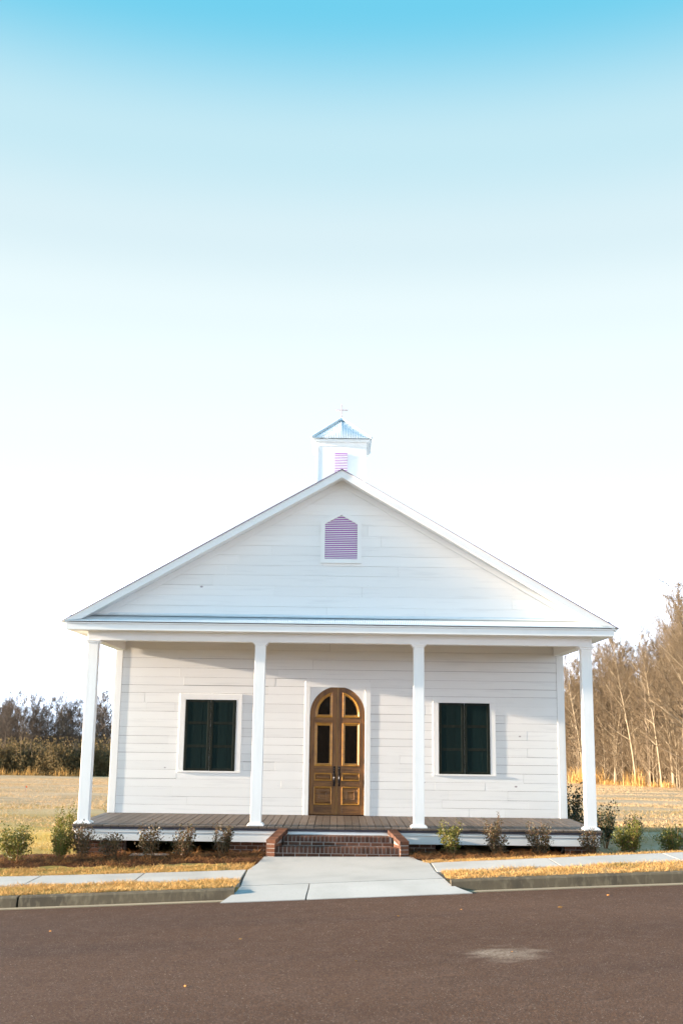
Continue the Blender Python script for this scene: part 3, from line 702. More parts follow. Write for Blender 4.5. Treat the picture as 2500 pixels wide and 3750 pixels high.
# ---- steeple
SX = -.02; SYF = 1.2; SD = 1.0; SH = .505
sc_ = SYF + SD / 2
m = MB(); m.box(SX - SH, SX + SH, SYF, SYF + SD, rz(5.4), rz(7.40)); st = m.build('steeple', M['white'], church)
for s in (-1, 1):
    xa, xb = sorted((SX + s * (SH - .05), SX + s * (SH + .004))); m = MB(); m.box(xa, xb, SYF - .005, SYF + .03, rz(5.5), rz(7.30), .003); m.build('corner_board', M['white'], st)
m = MB(); m.box(SX - SH - .01, SX + SH + .01, SYF - .008, SYF + .002, rz(7.285), rz(7.375), .003); m.build('frieze_board', M['white'], st)
EH = .572
m = MB(); m.box(SX - EH, SX + EH, sc_ - EH, sc_ + EH, rz(7.372), rz(7.402), .003); m.box(SX - EH - .012, SX + EH + .012, sc_ - EH - .012, sc_ + EH + .012, rz(7.4025), rz(7.418), .003); m.build('eaves_board', M['white'], st)
PK = 8.005; zE = 7.432
def hip(name, ux, uy, off):
    """one corrugated triangular roof face; (ux,uy) runs along the eave."""
    ex = EH + .03; u = Vector((ux, uy, 0)); inn = Vector((-uy, ux, 0)); o = Vector((SX, sc_, 0)) - inn * ex - u * ex; o.z = rz(zE)
    rise = PK - zE; vdir = inn * ex + Vector((0, 0, rise)); L = vdir.length; wid = 2 * ex
    return corrugated(name, o, u, vdir, wid, None, .034, .006, st, 6, clip=lambda q: (0, max(.002, L * min(q, wid - q) / (wid / 2) - .03)))
for ux, uy in ((1, 0), (0, 1), (-1, 0), (0, -1)): hip('steeple_roof', ux, uy, 0)
for sx_ in (-1, 1):
    for sy_ in (-1, 1):
        e = EH + .035; m = MB(); m.tube([(SX + sx_ * e, sc_ + sy_ * e, rz(zE) + .012), (SX, sc_, rz(PK) + .018)], [.022, .022], 6); m.build('hip_cap', M['metal'], st)
m = MB(); cc = .085; m.add([(SX - cc, sc_ - cc, rz(PK) - .055), (SX + cc, sc_ - cc, rz(PK) - .055), (SX + cc, sc_ + cc, rz(PK) - .055), (SX - cc, sc_ + cc, rz(PK) - .055), (SX, sc_, rz(PK) + .045)], [(0, 1, 4), (1, 2, 4), (2, 3, 4), (3, 0, 4)]); m.build('peak_cap', M['metal'], st)
m = MB(); m.box(SX - .015, SX + .015, sc_ - .015, sc_ + .015, rz(PK + .02), rz(8.325), .002); m.box(SX - .122, SX + .122, sc_ - .0145, sc_ + .0145, rz(8.183), rz(8.215), .002); m.build('cross', M['cross'], st)
iv = [(SX - .126, 6.45), (SX + .126, 6.45), (SX + .126, 7.14), (SX - .126, 7.14)]
sl = [(SX - .126, SX + .126, rz(6.46 + .0335 * i), rz(6.46 + .0335 * i + .021)) for i in range(20)]
ov = [(SX - .155, 6.42), (SX + .155, 6.42), (SX + .155, 7.17), (SX - .155, 7.17)]
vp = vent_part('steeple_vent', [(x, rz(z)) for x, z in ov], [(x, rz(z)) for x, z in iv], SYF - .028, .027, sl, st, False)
for o in list(vp.children):      # keep to three levels: the louvres hang on the steeple itself
    o.parent = st
for s in (-1, 1):
    m = MB(); xa, xb = sorted((SX + s * .60, SX + s * .80)); m.box(xa, xb, SYF + .05, SYF + .95, rz(6.42) - .78 * RS + .012, rz(6.42) - .60 * RS + .03); m.build('flashing', M['metaledge'], st)

# ------------------------------------------------------------------ bricks
unit = {}
def brick(parent, c, size, rz_=0.0, rx=0.0):
    """brick from a shared chamfered mesh; size = full lengths."""
    key = tuple(round(s, 3) for s in size)
    if key not in unit:
        m = MB(); m.box(-size[0] / 2, size[0] / 2, -size[1] / 2, size[1] / 2, -size[2] / 2, size[2] / 2, .004); unit[key] = m.mesh('brick', M['brick'])
    o = link('brick', unit[key], parent); o.location = Vector(c) - parent.location
    o.rotation_euler = (rx + random.uniform(-.012, .012), random.uniform(-.01, .01), rz_ + random.uniform(-.01, .01)); return o
def pier(x0, x1, y0, y1, zb, zt, name='brick_pier'):
    m = MB(); m.box(x0 + .006, x1 - .006, y0 + .006, y1 - .006, zb, zt); p = m.build(name, M['mortar'], church)
    hgt = .057; j = .010; z = zt - .004; row = 0
    while z - hgt > zb - .03:
        x = x0 + (0 if row % 2 == 0 else -.1)
        while x < x1 - .02:
            a, b = max(x, x0), min(x + .193, x1)
            if b - a > .04: brick(p, ((a + b) / 2, y0 + .045, z - hgt / 2), (round((b - a) / .01) * .01, .09, hgt))
            x += .203
        z -= hgt + j; row += 1
    return p
pier(-4.58, -3.78, .04, .44, -.26, rz(-.27) - .002)
pier(-1.90, -1.22, .04, .44, -.2, rz(-.27) - .002)
pier(1.26, 1.74, .04, .44, -.2, rz(-.27) - .002)
pier(4.02, 4.58, .04, .44, -.2, rz(-.27) - .002)

steps = tag(empty('brick_steps', (0, -.4, 0)), 'red brick front steps with sloping side walls below the porch', 'steps')
sxc = .01
T1, T2 = rz(-.268), rz(-.122)
m = MB(); m.box(sxc - 1.065, sxc + 1.065, -.749, -.036, -.2, T1 - .006); m.box(sxc - .93, sxc + .93, -.430, -.036, T1 - .0065, T2 - .006)
core = m.build('mortar_core', M['mortar'], steps); core.matrix_parent_inverse = Matrix.Translation((0, .4, 0))
def course_front(xa, xb, yf, zb, zt, wdt, depth, parent, off=0., gap=.010):
    x = xa - off
    while x < xb - .015:
        a, b = max(x, xa), min(x + wdt, xb)
        if b - a > .03: brick(parent, ((a + b) / 2, yf + depth / 2, (zb + zt) / 2), (round(b - a, 2), depth, zt - zb))
        x += wdt + gap
course_front(sxc - 1.06, sxc + 1.06, -.755, T1 - .095, T1, .056, .20, steps, 0, .014)
course_front(sxc - 1.06, sxc + 1.06, -.7535, T1 - .162, T1 - .105, .193, .09, steps, .06)
course_front(sxc - 1.06, sxc + 1.06, -.7535, T1 - .229, T1 - .172, .193, .09, steps, .15)
course_front(sxc - 1.02, sxc + 1.02, -.555, T1 - .07, T1 - .003, .193, .09, steps, .12)
course_front(sxc - .92, sxc + .92, -.436, T2 - .085, T2, .056, .20, steps, 0, .014)
course_front(sxc - .95, sxc + .95, -.432, T2 - .147, T2 - .095, .193, .09, steps, .1)
course_front(sxc - .90, sxc + .90, -.235, T2 - .07, T2 - .002, .193, .09, steps, .1)
# splayed side walls
for s in (-1, 1):
    A = Vector((sxc + s * .955, -.075)); B = Vector((sxc + s * 1.135, -.80)); d = (B - A); Ln = d.length; d.normalize(); n = Vector((-d.y, d.x)); ang = math.atan2(d.y, d.x)
    za, zb_ = rz(-.02), rz(-.155)
    hw = .075
    def P3(t, q, z): p = A + d * t + n * q; return (p.x, p.y, z)
    m = MB(); V = [P3(0, -hw + .006, -.2), P3(Ln - .006, -hw + .006, -.2), P3(Ln - .006, hw - .006, -.2), P3(0, hw - .006, -.2), P3(0, -hw + .006, za - .06), P3(Ln - .006, -hw + .006, zb_ - .06), P3(Ln - .006, hw - .006, zb_ - .06), P3(0, hw - .006, za - .06)]
    m.add(V, [(3, 2, 1, 0), (4, 5, 6, 7), (0, 1, 5, 4), (1, 2, 6, 5), (2, 3, 7, 6), (3, 0, 4, 7)]); c_ = m.build('mortar_core', M['mortar'], steps); c_.matrix_parent_inverse = Matrix.Translation((0, .4, 0))
    # sloping rowlock cap
    sl_ = math.atan2(za - zb_, Ln); k = 0; t = .03
    while t < Ln + .01:
        z = za - (za - zb_) * t / Ln - .040
        o = brick(steps, P3(t, 0, z), (.057, .166, .085)); o.rotation_euler = (0, sl_, ang); t += .0675
    # level courses on the sides and the end
    z = zb_ - .10; row = 0
    while z > -.08:
        tt = 0 if row % 2 else -.10
        while tt < Ln - .02:
            b, a = Ln - max(tt, 0), Ln - min(tt + .193, Ln)
            if b - a > .03: brick(steps, P3((a + b) / 2, 0, z), (round(b - a, 2), .150, .057), ang)
            tt += .203
        z -= .067; row += 1

# ------------------------------------------------------------------ small things near the steps
sb = MB(); sb.box(-3.62, -2.95, -.16, .16, -.14, -.075, .01); tag(sb.build('concrete_block', M['conc']), 'small pale concrete block lying under the left porch edge', 'block')

# ------------------------------------------------------------------ shrubs
def leaves(P, size, rng, up=.4):
    """diamond leaves at points P: one folded quad each."""
    n = len(P); d = rng.normal(size=(n, 3)); d[:, 2] = np.abs(d[:, 2]) * .7 + up; d /= np.linalg.norm(d, axis=1, keepdims=True)
    r = rng.normal(size=(n, 3)); s = np.cross(d, r); s /= np.linalg.norm(s, axis=1, keepdims=True)
    L = (size * rng.uniform(.6, 1.3, n))[:, None]
    V = np.stack([P, P + d * L * .5 + s * L * .28, P + d * L, P + d * L * .5 - s * L * .28], 1).reshape(-1, 3)
    return V, np.arange(4 * n).reshape(n, 4)
def shrub(x, y, hgt, wid, matn, label, n=900, seed=0, sparse=0., leaf=.032, group='shrubs planted along the porch', bare=.25, lean=0):
    n = int(n * 1.35); leaf *= 1.2; wid *= 1.02
    rng = np.random.default_rng(seed + 100); z = float(h(x, y))
    o = tag(empty('shrub', (x, y, z)), label, 'shrub', group)
    st_ = MB(); P = []
    ns = max(9, int(16 * wid / .45))
    for i in range(ns):
        a = rng.uniform(0, 2 * math.pi); rr = wid * .5 * math.sqrt(rng.uniform(0, 1)) * .95; hh = hgt * rng.uniform(.70, 1.0) * (1 - .25 * (rr / (wid * .5)) ** 2)
        if i < 2: hh = hgt
        tip = np.array([rr * math.cos(a) + lean * hh, rr * math.sin(a), hh]); base = np.array([.02 * math.cos(a), .02 * math.sin(a), -.02])
        mid = base * .5 + tip * .5 + np.array([.06 * math.cos(a), .06 * math.sin(a), 0]) * wid
        pts = [(1 - t) ** 2 * base + 2 * t * (1 - t) * mid + t * t * tip for t in np.linspace(0, 1, 5)]
        st_.tube(pts, [.006, .005, .004, .003, .0015], 4, False)
        k = int(n / ns)
        t = rng.uniform(bare, 1, k) ** .8
        Q = np.array([(1 - q) ** 2 * base + 2 * q * (1 - q) * mid + q * q * tip for q in t]) + rng.normal(size=(k, 3)) * wid * .075
        for q in range(3):      # short side twigs
            tt = rng.uniform(.35, .9); p0 = (1 - tt) ** 2 * base + 2 * tt * (1 - tt) * mid + tt * tt * tip; p1 = p0 + rng.normal(size=3) * wid * .12 + np.array([0, 0, .05])
            st_.tube([p0, p1], [.003, .0015], 3, False)
        P.append(Q)
    P = np.concatenate(P); P = P[P[:, 2] > .03]
    V, F = leaves(P, leaf, rng)
    st_.build('stems', M['stem'], o)
    link('foliage', np_mesh('foliage', V, F, M[matn]), o)
    return o
SHR = [
    (-5.42, -.75, .62, .62, 'leafg', 'broad green shrub at the left edge of the mulch bed', 1500, 1, .035),
    (-4.72, -.62, .58, .42, 'leafg', 'compact dark green shrub second from the left edge', 1300, 2, .032),
    (-4.38, -.48, .62, .50, 'leafb', 'loose shrub just left of the first brick pier', 950, 3, .032),
    (-3.86, -.50, .46, .46, 'leafb', 'thin bronze shrub in front of the left brick pier', 520, 4, .034),
    (-3.22, -.55, .60, .46, 'leafb', 'upright bronze shrub between the left pier and the pale block', 800, 5, .032),
    (-2.62, -.55, .56, .50, 'leafb', 'bronze shrub below the left window, third from the steps', 800, 6, .032),
    (-1.98, -.50, .56, .46, 'leafb', 'bronze shrub nearest the steps on the left', 850, 7, .032),
    (1.98, -.50, .62, .46, 'leafg', 'green topped shrub nearest the steps on the right', 900, 8, .032),
    (2.76, -.40, .62, .44, 'leafb', 'bronze shrub below the right window with one tall shoot', 950, 9, .032),
    (3.52, -.35, .58, .46, 'leafb', 'rounded bronze shrub third right of the steps', 900, 10, .032),
    (4.42, -.30, .52, .44, 'leafb', 'thin bronze shrub in front of the right corner column', 620, 11, .032),
    (5.12, -.20, .62, .56, 'leafg', 'bright green shrub standing in the church shadow', 1500, 12, .034),
    (5.95, .0, .52, .58, 'leafg', 'low green shrub at the right edge of the picture', 1300, 13, .034),
]
for (x, y, hg, wd, mt, lb, n, sd, lf) in SHR: shrub(x, y, hg, wd, mt, lb, n, sd, leaf=lf)
sh = shrub(2.80, -.40, .78, .10, 'leafb', 'single tall shoot rising from the shrub below the right window', 90, 30, leaf=.03)
shrub(-5.05, 1.6, .85, .28, 'leafg', 'tall pale shrub behind the second shrub from the left', 420, 14, leaf=.034, group='shrubs along the church side')
shrub(-4.95, .55, .82, .34, 'leafg', 'tall yellow green shrub beside the left corner column', 620, 15, leaf=.034, group='shrubs along the church side')
shrub(-5.0, 4.6, .62, .30, 'leafg', 'small shrub seen between the left column and the wall', 260, 16, leaf=.034, group='shrubs along the church side')
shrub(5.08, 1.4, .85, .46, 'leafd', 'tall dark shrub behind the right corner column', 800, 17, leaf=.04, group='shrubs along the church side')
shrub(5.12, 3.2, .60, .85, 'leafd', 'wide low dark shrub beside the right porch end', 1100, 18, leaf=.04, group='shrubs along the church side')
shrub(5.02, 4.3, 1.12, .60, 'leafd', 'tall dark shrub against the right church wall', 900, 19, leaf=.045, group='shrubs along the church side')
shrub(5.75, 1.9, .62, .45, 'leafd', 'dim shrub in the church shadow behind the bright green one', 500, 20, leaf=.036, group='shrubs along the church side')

# ------------------------------------------------------------------ pine straw, grass
def blades(name, X, Y, L, W, lean, matn, rng, lift=0.0, curl=.5, zfun=h):
    """bent grass blades: two quads tapering to a point (6 verts, 2 faces)."""
    n = len(X); Z = zfun(X, Y) + lift; a = rng.uniform(0, 2 * np.pi, n); b = rng.uniform(0, 2 * np.pi, n)
    ln = np.clip(rng.normal(lean, .25, n), 0.02, 1.5)
    dx, dy = np.cos(a), np.sin(a); px, py = np.cos(b), np.sin(b); w = W * .5
    B = np.stack([X, Y, Z], -1)
    up1 = np.stack([dx * np.sin(ln) * .5, dy * np.sin(ln) * .5, np.cos(ln) * .5], -1) * L[:, None]
    l2 = ln + curl; up2 = up1 + np.stack([dx * np.sin(l2) * .5, dy * np.sin(l2) * .5, np.cos(l2) * .5], -1) * L[:, None]
    s = np.stack([px, py, np.zeros(n)], -1) * w[:, None]
    V = np.stack([B - s, B + s, B + up1 + s * .8, B + up1 - s * .8, B + up2 + s * .15, B + up2 - s * .15], 1).reshape(-1, 3)
    k = np.arange(n)[:, None] * 6
    F = np.concatenate([k + np.array([[0, 1, 2, 3]]), k + np.array([[3, 2, 4, 5]])], 0)
    return link(name, np_mesh(name, V, F, M[matn]))
def scatter(n, x0, x1, y0, y1, rng, clump=1.0):
    X = rng.uniform(x0, x1, n); Y = rng.uniform(y0, y1, n)
    f = np.sin(X * 5.1 + 1.3 * np.sin(Y * 7)) * np.sin(Y * 6.3 + np.sin(X * 3.7)) + .7 * np.sin(X * 13 + Y * 11) * np.sin(Y * 17 - X * 5)
    keep = rng.uniform(0, 1, n) < .62 + .38 * clump * np.clip(f, -1, 1); return X[keep], Y[keep]
def ragged(X, amp=.05): return amp * (np.sin(X * 3.1) + .6 * np.sin(X * 8.3 + 1) + .4 * np.sin(X * 19))
rng = np.random.default_rng(5)
# strip between pavement and kerb
parts = []
for (a, b) in ((-7.2, -1.43), (1.56, 9.0)):
    X, Y = scatter(int((b - a) * 1.06 * 5200), a, b, Y_K_B - .035, Y_SW_F + .05, rng)
    parts.append((X, Y))
X = np.concatenate([p[0] for p in parts]); Y = np.concatenate([p[1] for p in parts])
L = rng.uniform(.035, .085, len(X)) * (1 + .35 * np.sin(X * 4.3) * np.sin(Y * 6 + X)); W = rng.uniform(.004, .008, len(X))
tag(blades('grass', X, Y, L, W, .75, 'grass', rng), 'straw coloured dormant grass strip between the kerb and pavement', 'grass', kind='stuff')
# strip between pavement and mulch
parts = []
for (a, b) in ((-7.2, -1.36), (1.38, 9.0)):
    X, Y = scatter(int((b - a) * .75 * 5200), a, b, Y_SW_B - .045, -.85, rng); parts.append((X, Y))
X = np.concatenate([p[0] for p in parts]); Y = np.concatenate([p[1] for p in parts])
lim = np.where(X < 0, -1.12, -1.34 + .0 * X) + np.where(X > 3.4, .30, 0) + ragged(X)
k = Y < lim; X, Y = X[k], Y[k]
L = rng.uniform(.03, .075, len(X)); W = rng.uniform(.004, .008, len(X))
tag(blades('grass', X, Y, L, W, .75, 'grass', rng), 'straw coloured dormant grass between the pavement and mulch bed', 'grass', kind='stuff')
# bed under the needles
for (a, b) in ((-7.6, -1.22), (1.20, 6.6)):
    xs = np.linspace(a, b, 90); V = []; F = []; K = 9
    for x in xs:
        fr = (-1.10 if x < 0 else -1.28) + (.30 if x > 3.4 else 0) + float(ragged(np.array(x + 1), .06))
        for j in range(K):
            y = fr + (1.6 - fr) * j / (K - 1) if (x < -4.7 or x > 4.7) and False else fr + (.3 - fr) * j / (K - 1); V.append((x, y, float(h(x, y)) + (.012 if 0 < j else -.02) + .03 * abs(math.sin(x * 3.3) * math.sin(y * 4 + x))))
    for i in range(len(xs) - 1):
        for j in range(K - 1): F.append((i * K + j, (i + 1) * K + j, (i + 1) * K + j + 1, i * K + j + 1))
    tag(link('mulch_bed', np_mesh('mulch_bed', V, F, M['bed'], True)), kind='structure')
# needles
parts = []
for (a, b, n) in ((-7.4, -1.25, 30000), (1.22, 3.9, 11000), (3.9, 6.4, 3500)):
    X, Y = scatter(n, a, b, -1.45, -.02, rng, .9); parts.append((X, Y))
X = np.concatenate([p[0] for p in parts]); Y = np.concatenate([p[1] for p in parts])
lim = np.where(X < 0, -1.10, -1.28) + np.where(X > 3.4, .30, 0) + ragged(X + 1, .06)
k = Y > lim; X, Y = X[k], Y[k]
L = rng.uniform(.07, .17, len(X)); W = rng.uniform(.003, .006, len(X)); mound = rng.uniform(0, .05, len(X)) + .035 * np.clip(np.sin(X * 6.2) * np.sin(Y * 5 + X), 0, 1)
Zc = h(X, Y)
o = blades('pine_straw', X, Y, L, W, 1.15, 'straw', rng, lift=mound, curl=.35); tag(o, 'reddish brown pine straw mulch along the porch', 'mulch', kind='stuff')
# tall straw around the feet of shrubs: part of the mulch mass
# field turf near the left of the church
X = np.concatenate([rng.uniform(-16, -4.4, 42000), rng.uniform(4.9, 16, 30000)]); Y = np.concatenate([-.3 + 24 * rng.uniform(0, 1, 42000) ** 1.3, .2 + 24 * rng.uniform(0, 1, 30000) ** 1.3])
f = np.sin(X * 1.1 + np.sin(Y * .9)) * np.sin(Y * 1.7 + X * .3); k = rng.uniform(0, 1, len(X)) < .55 + .4 * f
k &= ~((X < -4.4) & (Y < 1.2) & (rng.uniform(0, 1, len(X)) < .8))
X, Y = X[k], Y[k]; L = rng.uniform(.04, .11, len(X)); W = rng.uniform(.008, .018, len(X))
M['turf'] = mat('mixed_field_turf', (.40, .27, .085), .9, .1, noise=[(.7, 4, .45, .62, (.27, .19, .05), .8), (3, 3, .5, .7, (.50, .36, .15), .7)], transl=.2)
tag(blades('field_grass', X, Y, L, W, .8, 'turf', rng), 'short mixed green and straw turf beside the church', 'grass', kind='stuff')

# taller dormant tufts over the open field
n = 150000; d_ = 26 + 90 * rng.uniform(0, 1, n) ** 1.25; sgn = rng.uniform(0, 1, n) < .45
px = np.where(sgn, rng.uniform(-250, 460, n), rng.uniform(2020, 2800, n)); lim = np.where(sgn, 139, 120 - np.clip((px - 2060) / 440 * 36, -5, 60)); k = d_ < lim; px, d_ = px[k], d_[k]
X = (px - 1236) / 3942.64 / .985 * d_; Y = -19.79 + d_; k = Y > 5.5; X, Y, d_ = X[k], Y[k], d_[k]
f = np.sin(X * .5 + 1.2 * np.sin(Y * .21)) * np.sin(Y * .37 + X * .11); k = rng.uniform(0, 1, len(X)) < .6 + .4 * f; X, Y, d_ = X[k], Y[k], d_[k]
M['tuft'] = mat('pale_dormant_tufts', (.54, .355, .20), .9, .1, noise=[(.25, 4, .42, .62, (.42, .29, .14), .8), (1.5, 3, .5, .7, (.60, .46, .29), .7)], transl=.2)
tag(blades('field_grass', X, Y, rng.uniform(.035, .06, len(X)) * (1 + d_ / 90), rng.uniform(.010, .016, len(X)) * (1 + d_ / 90), .7, 'tuft', rng), 'pale dormant grass covering the open field behind the church', 'grass', kind='stuff')

# ------------------------------------------------------------------ trees
class Tree:
    """bare tree: skeleton of tapering tubes; coarse wood and fine twigs kept apart."""
    def __init__(s, seed, H, r0, spread, first, nl, fine, forked=False):
        s.r = random.Random(seed); s.wood = MB(); s.twig = ([], []); s.H = H; s.fine = fine
        p = Vector((0, 0, -.3)); pts = [p.copy()]; d = Vector((s.r.uniform(-.05, .05), s.r.uniform(-.05, .05), 1)).normalized()
        n = 9
        for i in range(n):
            d = (d + Vector((s.r.uniform(-.045, .045), s.r.uniform(-.045, .045), .05))).normalized(); p = p + d * (H * .92 / n); pts.append(p.copy())
        rad = [r0 * (1 - .93 * (i / n) ** .85) for i in range(n + 1)]; rad[0] *= 1.25
        s.wood.tube(pts, rad, 6, False)
        for k in range(nl):
            t = first + (1 - first) * (k + s.r.random()) / nl; t = min(t, .99); q = t * n; i = int(q); b = pts[i].lerp(pts[min(i + 1, n)], q - i)
            a = k * 2.4 + s.r.uniform(-.5, .5); el = s.r.uniform(.30, .80) + .45 * t
            dd = Vector((math.cos(a) * math.cos(el), math.sin(a) * math.cos(el), math.sin(el)))
            ln = H * spread * (1.08 - .75 * t) * s.r.uniform(.7, 1.2)
            s.branch(b, dd, ln, max(.028, rad[i] * .5), 1)
    def branch(s, b, d, ln, r, lv):
        n = 4 if lv == 1 else 3; pts = [b]; p = b
        for i in range(n):
            j = .16 if lv < 3 else .25
            d = (d + Vector((s.r.uniform(-j, j), s.r.uniform(-j, j), s.r.uniform(-.04, .14)))).normalized(); p = p + d * (ln / n); pts.append(p)
        mn = {1: .018, 2: .011, 3: .006, 4: .0045}[lv]; rr = [max(mn, r * (1 - .8 * i / n)) for i in range(n + 1)]
        if lv == 1: s.wood.tube(pts, rr, 4, False)
        else: s.ttube(pts, rr)
        if lv >= s.fine: return
        m = {1: 8, 2: 6, 3: 4}[lv]
        for k in range(m):
            t = .22 + .78 * (k + s.r.random()) / m; q = min(t, .99) * n; i = int(q); c = pts[i].lerp(pts[i + 1], q - i); e = (pts[i + 1] - pts[i]).normalized()
            o = e.cross(Vector((s.r.uniform(-1, 1), s.r.uniform(-1, 1), s.r.uniform(-1, 1)))).normalized()
            s.branch(c, (e + o * s.r.uniform(.5, .95) + Vector((0, 0, .12))).normalized(), ln * s.r.uniform(.38, .60) * (1.1 - .4 * t), rr[i] * .6, lv + 1)
    def ttube(s, pts, rr):
        V, F = s.twig; b = len(V); n = len(pts)
        for i in range(n):
            d = (pts[min(i + 1, n - 1)] - pts[max(i - 1, 0)]).normalized(); a = d.orthogonal().normalized(); e = d.cross(a)
            for j in range(3): t = 2.0944 * j; V.append(tuple(pts[i] + (a * math.cos(t) + e * math.sin(t)) * rr[i]))
        for i in range(n - 1):
            for j in range(3): F.append((b + i * 3 + j, b + i * 3 + (j + 1) % 3, b + (i + 1) * 3 + (j + 1) % 3, b + (i + 1) * 3 + j))
    def meshes(s, wm, tm):
        return s.wood.mesh('trunk', wm, True), np_mesh('crown', s.twig[0], s.twig[1], tm)
PRO = {}
def proto(key, seed, H, r0, spread, first, nl, fine, wm, tm):
    t = Tree(seed, H, r0, spread, first, nl, fine); PRO[key] = t.meshes(M[wm], M[tm]); return t
proto('big1', 21, 17, .24, .40, .28, 24, 4, 'bark', 'twig'); proto('big2', 22, 17, .21, .34, .32, 22, 4, 'bark', 'twig'); proto('big3', 23, 15, .19, .40, .25, 22, 4, 'barkp', 'twig')
proto('slim1', 24, 14, .12, .27, .28, 18, 4, 'barkp', 'twig'); proto('slim2', 25, 13, .11, .27, .20, 18, 4, 'bark', 'twig'); proto('sap', 26, 8, .06, .22, .15, 14, 3, 'barkp', 'twig')
proto('dk1', 27, 11, .17, .38, .30, 20, 4, 'barkd', 'twigd'); proto('dk2', 28, 10, .14, .36, .25, 18, 4, 'barkd', 'twigd'); proto('gr', 29, 10, .13, .34, .15, 20, 4, 'bark', 'twigd')
def place_tree(key, x, y, sc, rot, label, group, name='bare_tree'):
    z = float(h(x, y)) if y > -5 else float(z_road(x)) + .1; o = tag(empty(name, (x, y, z)), label, 'tree', group); o.rotation_euler.z = rot; o.scale = (sc, sc, sc)
    tr, cr = PRO[key]; link('trunk', tr, o); link('crown', cr, o); return o
def at_px(px, dist):     # ground position seen at picture column px (of 2500), dist metres from the camera
    s = (px - 1236) / 3942.64 / .985; return s * dist, -19.79 + dist
R2 = random.Random(77)
# right-hand wood: the trees of its front edge, told apart by place and look
def edge_dist(px): return 125 - (px - 2060) / (2500 - 2060) * 36
right = [
    (2478, 0, 'big1', 1.04, 'tallest bare tree at the right edge, crown above the other trees'), (2415, 2, 'big3', .98, 'tall pale barked tree left of the tallest tree at right'),
    (2372, -2, 'slim1', 1.02, 'slim pale tree midway between the porch corner and right edge'), (2330, 1, 'big2', .92, 'bare tree with ascending limbs just right of the roof corner'),
    (2282, -1, 'slim1', 1.08, 'slim pale trunk close right of the corner column'), (2238, 2, 'slim2', 1.10, 'thin brown tree behind the right corner column, right side'),
    (2205, 0, 'slim1', 1.0, 'pale sapling beside the edge of the right corner column'), (2128, 1, 'slim2', 1.12, 'thin tree seen between the right column and the wall'),
    (2100, -2, 'slim1', 1.05, 'pale slim tree in the gap beside the right wall corner'), (2078, 2, 'big2', .95, 'dark branched tree right against the right wall corner'),
    (2455, -4, 'slim2', 1.0, 'brown slender tree standing just before the tallest tree'), (2497, -5, 'big3', .95, 'pale leaning tree cut by the right edge of the picture'),
]
for px, dd, k, sc, lb in right:
    x, y = at_px(px, edge_dist(px) + dd); place_tree(k, x, y, sc, R2.uniform(0, 6.28), lb, 'bare trees of the wood on the right')
for i in range(120):
    px = R2.uniform(2050, 2640); dist = edge_dist(px) + R2.uniform(3, 38); x, y = at_px(px, dist)
    k = R2.choice(['big1', 'big2', 'slim1', 'slim2', 'slim2', 'big3'])
    sc = R2.uniform(.70, .92) * (1.26 if px > 2410 else 1.14 if px > 2330 else 1.12)
    place_tree(k, x, y, sc, R2.uniform(0, 6.28), 'bare brown tree inside the wood on the right', 'bare trees of the wood on the right')
for i in range(50):
    px = R2.uniform(2055, 2560); dist = edge_dist(px) + R2.uniform(-3, 6); x, y = at_px(px, dist)
    place_tree('sap', x, y, R2.uniform(.7, 1.15), R2.uniform(0, 6.28), 'pale thin sapling along the edge of the wood on the right', 'saplings along the edge of the right wood', 'sapling')
# left-hand tree line
left = [(30, 'dk2', .95, 'dark bare tree at the left edge of the picture'), (68, 'dk1', .94, 'dark narrow tree second from the left edge'), (118, 'gr', 1.02, 'broad grey tree with low spreading limbs behind the thicket'),
        (160, 'dk1', 1.04, 'dark forked tree at the top of the left tree line'), (188, 'dk2', 1.10, 'tall dark tree in the middle of the left tree line'), (232, 'dk1', 1.0, 'dark tree with a crooked crown left of the porch column'),
        (262, 'slim2', .70, 'thin pale tree close left of the porch column'), (362, 'dk2', 1.05, 'dark tree seen between the left column and wall'), (392, 'dk1', .98, 'dark twiggy tree touching the left wall corner')]
for px, k, sc, lb in left:
    x, y = at_px(px, 150 + R2.uniform(-3, 5)); place_tree(k, x, y, sc, R2.uniform(0, 6.28), lb, 'bare trees of the left tree line')
for i in range(70):
    px = R2.uniform(-160, 430); dist = R2.uniform(154, 190); x, y = at_px(px, dist)
    place_tree(R2.choice(['dk1', 'dk2', 'gr', 'dk2']), x, y, R2.uniform(.80, 1.12) * dist / 155, R2.uniform(0, 6.28), 'dark bare tree standing deeper in the left tree line', 'bare trees of the left tree line')

for px, (x, y, k, sc) in enumerate(((-6.5, -47, 'dk1', 1.2), (-2.6, -45, 'gr', 1.15), (1.6, -46, 'dk2', 1.25), (5.2, -44, 'dk1', 1.1), (9.5, -48, 'gr', 1.2))):
    place_tree(k, x, y, sc, px * 1.3, 'bare tree across the road, mirrored in the glass of the church door', 'bare trees across the road')

# the tree line goes on behind the church
for i in range(44):
    px = R2.uniform(440, 2040); dist = (160 if px < 1500 else 140) + R2.uniform(0, 22); x, y = at_px(px, dist)
    place_tree(R2.choice(['dk1', 'dk2', 'gr', 'slim2']), x, y, R2.uniform(.85, 1.1), R2.uniform(0, 6.28), 'bare tree of the far tree line hidden behind the church', 'bare trees behind the church')

